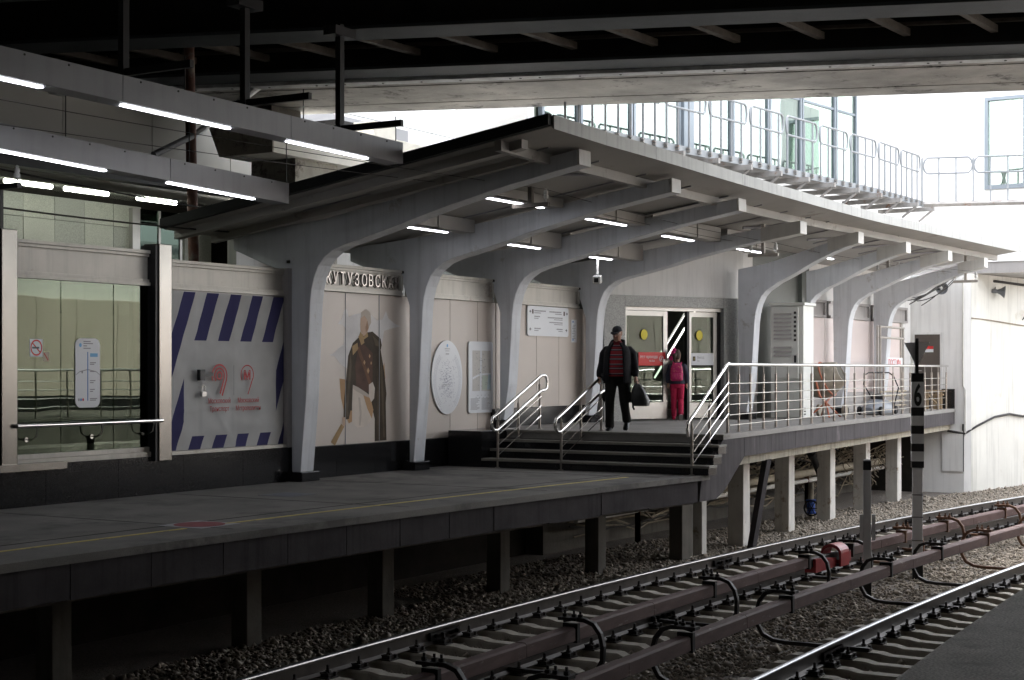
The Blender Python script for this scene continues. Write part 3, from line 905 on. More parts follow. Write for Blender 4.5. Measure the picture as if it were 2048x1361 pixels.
# ---- glazed bay
gl = thing('glass_screen', 'large greenish reflecting glass screen with stainless posts', 'glass wall', P(-4, -0.2, 0.5))
for a, c in ((-5.25, -4.50), (-4.495, -3.62), (-3.615, -2.86)):
    B().sw(a + .004, c - .004, -0.215, -0.2, 0.625, 2.735).build('pane', M['glassgreen'], gl)
for a in (-5.42, -2.83):
    B().sw(a - .13, a + .11, -0.32, -0.04, 0.44, 3.29).build('post', M['steel'], gl, bevel=0.01)
    B().sw(a - .175, a - .131, -0.32, -0.06, 0.44, 3.27).build('post_side', M['blacksteel'], gl)
B().sw(-2.93, -2.86, -0.3, -0.18, 0.5, 2.72).build('jamb', M['blacksteel'], gl)
B().sw(-5.3, -2.96, -0.3, -0.14, 0.50, 0.565).build('sill', M['frieze'], gl, bevel=0.003)
B().sw(-5.3, -2.96, -0.3, -0.17, 0.566, 0.624).build('sill', M['frieze'], gl, bevel=0.003)
B().sw(-12, -4.6, -0.3, 0.02, 0.44, 0.525).build('ledge', M['steel'], gl)
for a in (-11.2, -9.0, -7.2):
    B().sw(a, a + 1.7, -0.215, -0.2, 0.625, 2.735).build('pane', M['glassgreen'], gl)
hb = thing('wall_handrail', 'polished tube handrail fixed low across the glass screen', 'handrail', P(-4.2, 0, 0.98))
B().tube([P(-5.36, 0.0, 0.975), P(-2.94, 0.0, 0.975)], 0.028, 12).build('tube', M['chrome'], hb, smooth=True)
for a in (-5.05, -4.0, -3.1):
    B().tube([P(a, -0.19, 0.80), P(a, -0.10, 0.80), P(a, -0.02, 0.84), P(a, 0, 0.955)], 0.009).build('bracket', M['chrome'], hb, smooth=True)
    B().lathe([(0.03, 0), (0.03, 0.015)], P(a, -0.185, 0.80), 12, 'Y').build('bracket_plate', M['chrome'], hb)

# ---------------------------------------------------------------- far wall section and white end wall
fw = thing('rear_wall', 'pink panelled wall with grey frieze behind the far railing', 'wall', P(17, 2, 0.6))
DIRF = Vector((22.9 - 12.35, -(2.28 - 1.72), 0)).normalized()
AF = math.atan2(DIRF.y, DIRF.x)
def FWP(t, d, z):
    """t along the far wall from its left end, d out from its face"""
    return (12.35 + DIRF.x * t + DIRF.y * d, -1.72 + DIRF.y * t - DIRF.x * d, z)
def fbox(t0, t1, d0, d1, z0, z1):
    b = B()
    b.prism([FWP(t0, d0, z0), FWP(t1, d0, z0), FWP(t1, d1, z0), FWP(t0, d1, z0)], [FWP(t0, d0, z1), FWP(t1, d0, z1), FWP(t1, d1, z1), FWP(t0, d1, z1)])
    return b
fbox(0, 10.6, -.4, -.06, 0.4, 4.45).build('wall_body', M['white'], fw)
for a, c in ((0.02, 1.0), (1.0, 2.1), (2.1, 3.3), (3.3, 4.6), (4.6, 5.55), (5.95, 7.4), (7.4, 8.2), (8.2, 8.9), (8.9, 9.7)):
    fbox(a + .005, c - .005, -.055, 0, 1.08, 2.84).build('panel', M['pinkpanel'], fw, bevel=0.003)
fbox(5.55, 5.95, -.055, -.03, 1.08, 2.5).build('narrow_window', M['friezegrey'], fw)
fbox(5.6, 5.75, -.03, 0.0, 1.1, 2.42).build('window_strip', M['signwhite'], fw)
fbox(5.86, 5.90, -.03, 0.03, 1.1, 2.46).build('window_pipe', M['slot'], fw)
for a, c in ((0.02, 2.05), (2.3, 4.6), (4.85, 7.4), (7.7, 10.1)):
    for z0, z1, d in ((2.85, 2.91, .05), (2.91, 3.19, .0), (3.19, 3.25, .05)):
        fbox(a, c, -.05, d, z0, z1).build('frieze_rail', M['friezegrey'], fw)
    fbox(c - .07, c - .002, .001, .045, 2.912, 3.188).build('frieze_end', M['friezegrey'], fw)
fbox(0, 10.5, -.05, -.01, 0.6, 1.075).build('plinth_slab', M['friezegrey'], fw)
fbox(9.62, 9.74, -.05, .03, 0.6, 2.84).build('corner_post', M['greypaint'], fw)

ew_ = thing('end_wall', 'white rendered wall turning the corner beside the track', 'wall', P(23, 4, -1.6))
pts = [(23.02, 2.0), (23.02, 3.62), (23.12, 3.78), (23.35, 3.86), (26.3, 4.45), (32, 6.1), (45, 11.5), (60, 19)]
b = B()
m_ = lambda a, c, d: P(a, c, d)
base = [P(a, c, -1.8) for a, c in pts]
top = [P(a, c, 4.15) for a, c in pts]
bb = [P(a + 1.5, c - 1.5, -1.8) for a, c in pts[::-1]]
tb = [P(a + 1.5, c - 1.5, 4.15) for a, c in pts[::-1]]
b.prism(base[:3] + [P(24.5, 2.2, -1.8), P(24.5, 2.0, -1.8)], top[:3] + [P(24.5, 2.2, 4.15), P(24.5, 2.0, 4.15)])
b.build('front_face', M['white'], ew_)
b = B()
for i in range(2, len(pts) - 1):
    a0, c0 = pts[i]
    a1, c1 = pts[i + 1]
    b.prism([P(a0, c0, -1.8), P(a1, c1, -1.8), P(a1, c1 - .5, -1.8), P(a0, c0 - .5, -1.8)], [P(a0, c0, 4.15), P(a1, c1, 4.15), P(a1, c1 - .5, 4.15), P(a0, c0 - .5, 4.15)])
b.build('track_side_face', M['cream'], ew_)
B().sw(22.98, 23.0, 3.05, 3.60, -1.05, 0.02).build('access_panel', M['white'], ew_)
B().sw(22.985, 23.005, 3.58, 3.62, -1.05, 0.2).build('panel_edge', M['slot'], ew_)
b = B()
b.tube([P(26.5, 4.48, -0.4), P(26.5, 4.62, -0.4)], 0.09, 10)
b.build('wall_stub', M['cream'], ew_)

# ---------------------------------------------------------------- granite doorway (angled)
DP = Vector((9.28, -0.12, 0)); DQ = Vector((12.33, -1.74, 0))
DD = (DQ - DP).normalized()
LD = (DQ - DP).length
ADOOR = math.atan2(DD.y, DD.x)
def DW(t, d, z):
    """t along the doorway from its left jamb, d out towards the platform"""
    return (DP.x + DD.x * t + DD.y * d, DP.y + DD.y * t - DD.x * d, z)
def dbox(t0, t1, d0, d1, z0, z1):
    b = B()
    b.prism([DW(t0, d0, z0), DW(t1, d0, z0), DW(t1, d1, z0), DW(t0, d1, z0)], [DW(t0, d0, z1), DW(t1, d0, z1), DW(t1, d1, z1), DW(t0, d1, z1)])
    return b
dw = thing('doorway', 'grey granite doorway with sliding glass doors', 'doorway', DW(LD / 2, 0, 0.6))
J0, J1 = 0.50, LD - 0.46
dbox(-0.02, J0, -.5, 0.06, 0.6, 3.12).build('granite_jamb', M['granite'], dw, bevel=0.006)
dbox(J1, LD, -.5, 0.06, 0.6, 3.12).build('granite_jamb', M['granite'], dw, bevel=0.006)
dbox(J0 + .002, J1 - .002, -.5, 0.057, 2.90, 3.117).build('granite_lintel', M['granite'], dw, bevel=0.006)
dbox(-.02, LD + .1, -.5, 0.0, 3.121, 4.42).build('wall_above', M['white'], dw)
dbox(J0, J1, -.12, -.02, 2.83, 2.898).build('head_frame', M['alu'], dw)
LF0, LF1 = J0 + .01, J0 + 1.10
OP1 = LF1 + 0.56
RT0, RT1 = OP1 + 0.03, J1 - 0.06
def leaf(t0, t1, d):
    lf = dbox(t0, t1, d - .05, d, 0.64, 0.97 if t1 - t0 > 1 else 0.95).build('door_leaf', M['alu'], dw)
    dbox(t0, t0 + .07, d - .05, d + .002, 0.972, 2.82).build('stile', M['alu'], lf)
    dbox(t1 - .10, t1, d - .05, d + .002, 0.972, 2.82).build('stile', M['alu'], lf)
    dbox(t0 + .07, t1 - .10, d - .05, d, 2.72, 2.82).build('top_rail', M['alu'], lf)
    dbox(t0 + .07, t1 - .10, d - .03, d - .02, 0.972, 2.72).build('pane', M['glassdoor'], lf)
    return lf
leaf(LF0, LF1, -.03)
leaf(RT0, RT1, -.09)
dbox(OP1 - .04, OP1 + .02, -.14, -.05, 0.6, 2.83).build('mullion', M['blacksteel'], dw)
dbox(J1 - .055, J1 - .003, -.14, -.05, 0.6, 2.83).build('mullion', M['blacksteel'], dw)
dbox(LF1 - .13, LF1 + .02, -.02, 0.004, 1.55, 1.85).build('lock_plate', M['alu'], dw)
# what lies behind the doors: a stair hall with lit handrails
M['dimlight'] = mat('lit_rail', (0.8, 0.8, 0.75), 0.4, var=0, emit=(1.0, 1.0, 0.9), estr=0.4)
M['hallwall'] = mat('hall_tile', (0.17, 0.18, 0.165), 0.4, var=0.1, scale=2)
hall = thing('stair_hall', 'dim stair hall seen through the glass doors', 'hall', DW(1.8, -3, 0.6))
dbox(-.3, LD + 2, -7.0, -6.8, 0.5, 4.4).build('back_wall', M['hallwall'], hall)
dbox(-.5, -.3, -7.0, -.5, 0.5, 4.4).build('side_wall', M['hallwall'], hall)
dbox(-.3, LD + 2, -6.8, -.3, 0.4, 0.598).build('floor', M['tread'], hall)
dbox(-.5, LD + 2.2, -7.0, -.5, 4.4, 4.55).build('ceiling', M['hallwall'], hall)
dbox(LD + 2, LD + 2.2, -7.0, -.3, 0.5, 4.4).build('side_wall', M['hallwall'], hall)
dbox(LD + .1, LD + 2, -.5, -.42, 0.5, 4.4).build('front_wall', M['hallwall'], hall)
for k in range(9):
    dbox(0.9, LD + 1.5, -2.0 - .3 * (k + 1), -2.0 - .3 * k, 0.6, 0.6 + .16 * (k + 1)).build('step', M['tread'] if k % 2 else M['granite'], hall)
for dz, dd in ((0.0, 0), (0.32, 0), (0.62, .3)):
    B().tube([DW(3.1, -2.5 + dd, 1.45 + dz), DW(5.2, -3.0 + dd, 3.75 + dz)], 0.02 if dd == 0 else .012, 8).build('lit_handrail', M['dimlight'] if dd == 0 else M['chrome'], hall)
# ---------------------------------------------------------------- concourse behind the wall
cc = thing('concourse', 'stone-tiled concourse hall behind the glass screen', 'hall', P(-3, -3, 0))
B().sw(-16, 9, -4.4, -4.11, 0, 5.0).build('wall_body', M['darkwall'], cc)
tw, th_ = 0.62, 0.36
for i in range(-7, 5):
    for j in range(5):
        s0 = -2.85 + i * tw + 1.2
        if s0 > 0.3: continue
        z0 = 2.52 + j * th_
        m = M['tile2'] if random.random() < 0.3 else M['tile']
        B().sw(s0 + .004, s0 + tw - .004, -4.11, -4.07 + random.uniform(-.003, .003), z0 + .004, z0 + th_ - .004).build('wall_tile', m, cc)
B().sw(-16, 0.3, -4.11, -4.07, 0.0, 2.515).build('lower_wall', M['tile'], cc)
for k, (a, c, m) in enumerate(((0.55, 0.72, M['alu']), (0.72, 1.15, M['glassdark']), (1.15, 1.20, M['alu']), (1.20, 1.66, M['glassdark']), (1.66, 1.72, M['alu']))):
    B().sw(a, c - .002, -4.1, -4.0 + (.02 if m is M['alu'] else 0), 0.0, 4.28).build('glass_door', m, cc)
for k in range(3):
    b = B()
    b.tube([P(0.62, -4.5 - .2 * k, 3.05 + .3 * k), P(1.75, -4.5 - .2 * k, 4.05 + .3 * k)], 0.035, 6)
    b.build('escalator_rail', M['alu'], cc)
B().sw(1.74, 2.4, -4.4, -3.95, 0, 4.3).build('pier', M['tile'], cc)
B().sw(2.42, 8.0, -3.6, -3.4, 0, 4.15).build('side_wall', M['white'], cc)
B().sw(-16, 3.2, -4.1, -1.95, 4.40, 4.44).build('ceiling', M['ceil'], cc)
B().sw(-16, 3.2, -2.62, -2.5, 4.28, 4.40).build('ceiling_rib', M['ceil'], cc)
B().sw(-16, 3.6, -4.5, -1.75, 4.442, 4.56).build('roof', M['dark'], cc)
B().sw(-16, 3.6, -1.95, -1.75, 4.33, 4.441).build('roof_edge', M['blacksteel'], cc)
B().sw(-16.2, -16, -4.4, -0.5, 0, 5).build('end_wall', M['darkwall'], cc)
for s0, lab in ((-5.6, 'beyond the left frame edge'), (-2.93, 'at the far left above the glass screen'), (-1.82, 'in the middle of the three over the concourse'), (-0.34, 'nearest the rusty pipe')):
    t = thing('fluorescent_light', 'lit tube light under the concourse ceiling, ' + lab, 'light', P(s0 + .4, -3, 4.3), group='tube lights in the concourse')
    B().tube([P(s0, -3.0, 4.30), P(s0 + .85, -3.0, 4.30)], 0.035, 10).build('tube', M['tubelight'], t, smooth=True)
    for q in (.1, .43, .75):
        B().sw(s0 + q - .012, s0 + q + .012, -3.03, -2.97, 4.33, 4.40).build('bracket', M['alu'], t)

# ---------------------------------------------------------------- road bridge overhead
U = Vector((0.3385, -0.941, 0)).normalized()          # along the bridge
VV = Vector((-U.y, U.x, 0))                             # across it, away from the photographer (+)
if VV.x < 0: VV = -VV
O_B = Vector(P(4.55, -2.13, 0))                         # on the far lower edge
def BR(u, v, z):
    """u along the bridge, v towards the photographer from the far edge"""
    p = O_B + U * u - VV * v
    return (p.x, p.y, z)
def bbox(u0, u1, v0, v1, z0, z1):
    b = B()
    b.prism([BR(u0, v0, z0), BR(u1, v0, z0), BR(u1, v1, z0), BR(u0, v1, z0)], [BR(u0, v0, z1), BR(u1, v0, z1), BR(u1, v1, z1), BR(u0, v1, z1)])
    return b
br = thing('road_bridge', 'dark road bridge with worn concrete girder crossing overhead', 'bridge', BR(0, 2, 6.2))
U0, U1 = -60, 60
bbox(U0, U1, 0.0, 0.75, 6.25, 7.4).build('soffit_plank', M['soffit'], br)
bbox(U0, U1, 0.775, 1.54, 6.256, 7.0).build('soffit_plank', M['soffit'], br)
bbox(U0, U1, 1.565, 2.34, 6.25, 7.0).build('soffit_plank', M['soffit'], br)
bbox(U0, U1, 2.39, 3.35, 6.257, 7.0).build('soffit_plank', M['soffit'], br)
bbox(U0, U1, 3.352, 3.60, 6.10, 6.25).build('galvanised_strip', M['galv'], br)
bbox(U0, U1, -0.4, 3.3, 7.41, 7.7).build('deck_slab', M['soffit'], br)
b = B()
for k in range(-46, 46):
    u = k * 0.62 + (0.0 if k % 5 else 0.16)
    for q in ((0,) if k % 5 else (0, 0.16)):
        c = Vector(BR(u + q, 3.48, 6.099))
        b.tube([c, Vector(BR(u + q, 3.48, 6.091))], 0.02, 8)
b.build('bolt_holes', M['postblack'], br)['kind'] = 'stuff'
def ibeam(v0, v1, z):
    bbox(U0, U1, v0, v1, z, z + .045).build('girder_flange', M['bridgesteel'], br)
    bbox(U0, U1, (v0 + v1) / 2 - .02, (v0 + v1) / 2 + .02, z + .046, z + 1.1).build('girder_web', M['dark'], br)
ibeam(3.62, 4.35, 6.15)
ibeam(6.35, 7.05, 6.15)
ibeam(9.3, 10.0, 6.15)
bbox(U0, U1, 3.42, 55, 7.25, 7.6).build('deck_slab', M['dark'], br)
for k in range(-22, 24):
    u = k * 1.18
    b = B()
    a0, a1 = Vector(BR(u, 6.32, 6.32)), Vector(BR(u + 0.85, 4.37, 6.32))
    d = (a1 - a0).normalized()
    nn = Vector((d.y, -d.x, 0)) * 0.05
    b.prism([a0 - nn, a0 + nn, a1 + nn, a1 - nn], [p + Vector((0, 0, .1)) for p in (a0 - nn, a0 + nn, a1 + nn, a1 - nn)])
    b.build('cross_brace', M['bracing'], br)
    bbox(u - .5, u + .62, 4.40, 4.47, 6.45, 6.5).build('purlin_strip', M['bracing'], br)
for k in range(26):
    v = 4.45 + k * 0.075
    bbox(-30, 30, v, v + .035, 6.93, 6.98).build('deck_rib', M['bracing'], br)
for v in (14, 20, 27, 35, 44):
    bbox(U0, U1, v, v + .7, 6.15, 7.2).build('girder', M['dark'], br)

# pier under the bridge, behind the canopy
pr = thing('bridge_pier', 'weathered concrete bridge pier with flared cap', 'pier', P(4.2, -3.2, 0))
def trap(s, w0, w1, w2, w3, z0, z1): return [P(s, w2, z0), P(s, w3, z0), P(s, w1, z1), P(s, w0, z1)]
B().prism(trap(2.6, -4.25, -2.75, -3.95, -2.75, 5.35, 6.02), trap(2.63, -4.25, -2.75, -3.95, -2.75, 5.35, 6.02)).build('cap_face', M['pierconc'], pr)
B().prism(trap(2.632, -4.25, -2.75, -3.95, -2.75, 5.35, 6.02), trap(8.5, -4.25, -2.75, -3.95, -2.75, 5.35, 6.02)).build('cap', M['pierwhite'], pr)
B().sw(3.4, 4.6, -3.9, -2.9, 0, 5.35).build('shaft', M['pierconc'], pr)
B().sw(3.0, 3.8, -3.9, -3.1, 6.02, 6.24).build('bearing', M['bracing'], pr)
B().sw(4.6, 5.1, -3.6, -2.9, 6.02, 6.20).build('bearing', M['blacksteel'], pr)
B().sw(5.6, 6.3, -3.5, -2.8, 6.02, 6.3).build('bearing_block', M['pierwhite'], pr)
rp = thing('rusty_pipe', 'upright rusty red steel pipe behind the station wall', 'pipe', P(-0.6, -1.6, 0))
B().tube([P(-0.72, -1.6, 6.9), P(-0.66, -1.6, 5.0), P(-0.60, -1.6, 3.2), P(-0.58, -1.6, 0)], 0.078, 14).build('shaft', M['rust'], rp, smooth=True)
B().tube([P(-0.7, -1.55, 5.1), P(-1.55, -1.5, 4.72)], 0.05, 10).build('branch', M['inkgrey'], rp)
B().tube([P(-0.6, -1.65, 5.1), P(1.6, -1.9, 6.4)], 0.055, 8).build('downpipe', M['galv'], rp)

uw = thing('upper_wall', 'shaded white panel wall above the concourse roof', 'wall', P(-4, -5, 4.9))
for i in range(-8, 5):
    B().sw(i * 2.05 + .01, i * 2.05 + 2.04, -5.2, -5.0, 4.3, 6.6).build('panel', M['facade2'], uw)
B().sw(-16.4, 10.2, -5.4, -5.21, 4.0, 6.9).build('wall_body', M['inkgrey'], uw)
# white panelled building behind the bridge
wb = thing('white_building', 'long white panelled building behind the bridge', 'building', P(10, -9, 0))
for i in range(-6, 16):
    for j in range(4):
        B().sw(i * 2.4 + .012, i * 2.4 + 2.388, -9.2, -9.0, 3.2 + j * 2.4 + .012, 3.2 + (j + 1) * 2.4 - .012).build('panel', M['facade'], wb)
B().sw(-15, 38, -9.6, -9.21, 0, 12.9).build('wall_body', M['inkgrey'], wb)
B().sw(-15, 38, -9.0, -8.93, 5.55, 5.62).build('ledge', M['catwalk'], wb)
b = B()

# glazed upper storey behind the catwalk
gb = thing('glazed_building', 'pale building with tall framed windows behind the catwalk', 'building', P(13, -1, 5.5))
GA, GB_ = Vector(P(7.3, -0.15, 0)), Vector(P(20.6, 1.55, 0))
GD = (GB_ - GA).normalized()
GL = (GB_ - GA).length
def GP(t, d, z): return (GA.x + GD.x * t + GD.y * d, GA.y + GD.y * t - GD.x * d, z)
def gbox(t0, t1, d0, d1, z0, z1):
    b = B()
    b.prism([GP(t0, d0, z0), GP(t1, d0, z0), GP(t1, d1, z0), GP(t0, d1, z0)], [GP(t0, d0, z1), GP(t1, d0, z1), GP(t1, d1, z1), GP(t0, d1, z1)])
    return b
gbox(-.3, GL, -.3, 0.0, 5.2, 6.12).build('parapet', M['white'], gb)
gbox(-.3, GL, -.3, 0.12, 6.121, 6.2).build('sill', M['winframe'], gb)
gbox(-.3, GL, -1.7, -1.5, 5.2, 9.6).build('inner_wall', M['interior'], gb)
gbox(-.5, -.302, -1.7, .05, 5.2, 9.9).build('end_wall', M['facade'], gb)
gbox(-.3, GL, -1.5, 0.1, 9.0, 9.9).build('roof', M['facade'], gb)
gbox(-.3, GL, -1.5, -.31, 5.6, 5.8).build('floor', M['ceil'], gb)
tt = [0.0, 1.25, 3.1, 4.95, 5.35, 7.1, 8.8, 10.4, 12.2, GL]
for i in range(len(tt) - 1):
    a, c = tt[i], tt[i + 1]
    if c - a < 0.6:
        gbox(a, c, -.2, 0.06, 6.2, 9.0).build('corner_pillar', M['winframe'], gb)
        continue
    w_ = gbox(a + .02, c - .02, -.10, -.02, 6.205, 6.27).build('window', M['winframe'], gb)
    gbox(a + .02, a + .09, -.10, 0.0, 6.272, 8.95).build('frame', M['winframe'], w_)
    gbox(c - .09, c - .02, -.10, 0.0, 6.272, 8.95).build('frame', M['winframe'], w_)
    gbox(a + .09, c - .09, -.06, -.04, 6.272, 8.95).build('pane', M['glasswin'], w_)
    gbox(a + .09, c - .09, -.09, -.02, 8.1, 8.16).build('frame', M['winframe'], w_)
    for q in range(2):
        x = a + (c - a) * (0.25 + 0.4 * q)
        gbox(x, x + .45, -1.2, -1.1, 6.0, 8.4).build('interior_screen', M['tile'] if q else M['friezegrey'], gb)

# block that bridges the track at the right
eb = thing('end_building', 'white upper storey spanning over the tracks at right', 'building', P(24, 8, 4.1))
B().sw(23.3, 44, 0.5, 5.7, 4.16, 4.45).build('underside', M['friezegrey'], eb)
B().sw(23.25, 23.6, 0.5, 4.1, 4.451, 14).build('front_wall', M['facade'], eb)
B().sw(23.25, 23.6, 5.5, 5.75, 4.451, 14).build('front_wall', M['facade'], eb)
B().sw(23.25, 23.6, 4.1, 5.5, 4.451, 6.34).build('front_wall', M['facade'], eb)
B().sw(23.25, 23.6, 4.1, 5.5, 8.75, 14).build('front_wall', M['facade'], eb)
B().sw(25.5, 25.7, 3.5, 5.7, 4.5, 9.2).build('inner_wall', M['interior'], eb)
w_ = B().sw(23.2, 23.35, 4.1, 5.5, 6.341, 6.45).build('window', M['winframe'], eb)
for a in (4.1, 5.08, 5.41):
    B().sw(23.2, 23.35, a, a + .09, 6.452, 8.66).build('frame', M['winframe'], w_)
B().sw(23.2, 23.35, 4.1, 5.5, 8.662, 8.749).build('frame', M['winframe'], w_)
B().sw(23.29, 23.30, 4.192, 5.41, 6.455, 8.66).build('pane', M['glasswin'], w_)
for k, (z, a) in enumerate(((8.4, 4.3), (8.1, 4.7), (7.85, 4.25), (7.5, 4.3), (7.3, 4.6), (7.1, 4.8))):
    B().sw(24.6, 24.66, a, min(a + .8, 5.4), z, z + .035).build('interior_light', M['tubelight'], eb)
for a in (4.4, 4.75):
    B().sw(24.2, 24.25, a, a + .04, 6.4, 7.3).build('interior_post', M['inkgrey'], eb)
B().sw(24.2, 24.26, 4.2, 5.4, 7.05, 7.1).build('interior_rail', M['inkgrey'], eb)

# ---------------------------------------------------------------- catwalk
cw = thing('catwalk', 'white steel catwalk with tube railing above the canopy', 'catwalk', P(14, 2.2, 5.9))
CWP = [(5.2, 1.30), (8.0, 1.70), (11.7, 2.2), (14.8, 2.55), (17.9, 2.87), (21.3, 3.0)]
CX_, CY_ = [a for a, c in CWP], [c for a, c in CWP]
ZC = 5.9
def cwp(s, d=0.0, z=0.0): return P(s, lerp(s, CX_, CY_) - d, ZC + z)
ss = np.linspace(5.2, 21.3, 30)
B().sweep([(0, -.12), (.05, -.12), (.05, .02), (0, .02)], [cwp(s) for s in ss]).build('edge_channel', M['catwalk'], cw)
B().sweep([(-1.0, -.05), (-.004, -.05), (-.004, -.02), (-1.0, -.02)], [cwp(s) for s in ss]).build('walkway_grating', M['catrust'], cw)
CW_POST = np.linspace(5.4, 21.1, 41)
for i, s in enumerate(CW_POST):
    p = B().tube([cwp(s, -.075, -.1), cwp(s, -.075, 1.1)], 0.022, 6).build('post', M['catwalk'], cw, smooth=True)
    b = B()
    for dz in (-.07, -.02):
        b.box(cwp(s - .03, -.08, dz), (.06, .07, .03))
    b.build('bolt_clip', M['catrust'], p)
# hoop-ended rail panels
for i in range(0, 40, 4):
    s0, s1 = CW_POST[i] - .06, CW_POST[min(i + 4, 40)] - .18
    loop = []
    for k in range(9):
        s = s0 + .1 + (s1 - s0 - .2) * k / 8
        loop.append(cwp(s, -.075, 1.12))
    loop += [cwp(s1 - .03, -.075, 1.07), cwp(s1, -.075, 0.92), cwp(s1 - .03, -.075, 0.77)]
    for k in range(9):
        s = s1 - .1 - (s1 - s0 - .2) * k / 8
        loop.append(cwp(s, -.075, 0.72))
    loop += [cwp(s0 + .03, -.075, 0.77), cwp(s0, -.075, 0.92), cwp(s0 + .03, -.075, 1.07)]
    B().tube(loop, 0.024, 8, closed=True).build('rail_loop', M['catwalk'], cw, smooth=True)
for s in np.arange(6.2, 21.3, 1.25):
    b = B()
    a, c = Vector(cwp(s, -.35, -.2)), Vector(cwp(s, 1.1, -.2))
    b.prism([a + Vector((-.05, 0, -.05)), a + Vector((.05, 0, -.05)), c + Vector((.05, 0, -.05)), c + Vector((-.05, 0, -.05))],
            [a + Vector((-.05, 0, .05)), a + Vector((.05, 0, .05)), c + Vector((.05, 0, .05)), c + Vector((-.05, 0, .05))])
    k = b.build('support_bracket', M['catrust'], cw)
    B().tube([cwp(s, -.3, -.24), cwp(s, .05, -.50)], 0.03, 4).build('brace', M['catrust'], k)
# level return at the right
b = B()
E0, E1 = (21.3, 3.0), (22.3, 6.2)
def cr(t, z): return P(E0[0] + (E1[0] - E0[0]) * t, E0[1] + (E1[1] - E0[1]) * t, ZC + z)
B().tube([cr(0, -.06), cr(1, -.06)], 0.07, 4).build('edge_channel', M['catrust'], cw)
for k in range(9):
    B().tube([cr(k / 8, -.1), cr(k / 8, 1.1)], 0.022, 6).build('post', M['catwalk'], cw)
for a, c in ((0.02, .36), (.39, .75), (.77, .99)):
    lp = [cr(a + .02, 1.12), cr(c - .02, 1.12), cr(c, 1.05), cr(c + .01, .92), cr(c, .79), cr(c - .02, .72), cr(a + .02, .72), cr(a, .79), cr(a - .01, .92), cr(a, 1.05)]
    B().tube(lp, 0.024, 8, closed=True).build('rail_loop', M['catwalk'], cw, smooth=True)

# ---------------------------------------------------------------- hung light channels
def light_beam(w, s_end, z_end, rise, label, leds, joints):
    t = thing('light_beam', label, 'light beam', P(s_end - 4, w, z_end), group='hung light channels over the platform')
    def zz(s): return z_end + rise * (s_end - s)
    def seg(s0, s1, w0, w1, a, c, nm, m, par):
        b = B()
        b.prism([P(s0, w0, zz(s0) + a), P(s1, w0, zz(s1) + a), P(s1, w1, zz(s1) + a), P(s0, w1, zz(s0) + a)],
                [P(s0, w0, zz(s0) + c), P(s1, w0, zz(s1) + c), P(s1, w1, zz(s1) + c), P(s0, w1, zz(s0) + c)])
        return b.build(nm, m, par)
    js_ = [-20.0, -14, -11] + joints + [s_end]
    for a, c in zip(js_[:-1], js_[1:]):
        k = seg(a + .004, c - .004, w - .13, w + .13, 0, 0.27, 'channel', M['beam'], t)
        b = B()
        n = int((c - a) / .55)
        for q in range(n):
            s = a + .25 + q * .55
            if s < c: b.lathe([(.012, 0), (.012, .006)], P(s, w + .136, zz(s) + .24), 6, 'Y')
        if n: b.build('rivet', M['slot'], k)
    for a, c in leds:
        seg(a, c, w - .03, w + .03, -0.012, -0.002, 'led_strip', M['led'], t)
light_beam(2.8, -1.65, 4.28, 0.0135, 'upper hung metal light channel with lit strips, nearer the tracks', [(-10.9, -9.7), (-9.0, -7.53), (-6.47, -4.84), (-3.82, -2.27)], [-9.2, -6.58, -3.91])
light_beam(1.0, -1.73, 3.86, 0.031, 'lower hung metal light channel with lit strips, nearer the wall', [(-9.3, -7.6), (-6.7, -4.94), (-3.9, -2.31)], [-9.0, -7.2, -3.99])
for s, zb, lab in ((-5.54, 4.90, 'leftmost'), (-3.52, 4.86, 'middle'), (-1.63, 4.80, 'rightmost')):
    t = thing('hanger', 'black steel T-shaped hanger holding the light channels, ' + lab + ' of three', 'hanger', P(s, 1.9, zb), group='black hangers below the bridge')
    B().sw(s - .045, s + .045, 1.86, 1.94, zb - .12, 6.19).build('post', M['blacksteel'], t)
    B().sw(s - .03, s + .03, 0.90, 2.90, zb - .03, zb + .05).build('crossbar', M['blacksteel'], t)
    B().sw(s - .22, s + .22, 1.8, 2.0, 6.02, 6.14).build('clamp', M['blacksteel'], t)
    for w in (1.0, 2.8):
        zt = 4.15 if w < 2 else 4.56
        B().tube([P(s, w, zb + .1), P(s, w, zt)], 0.007, 6).build('rod', M['blacksteel'], t)
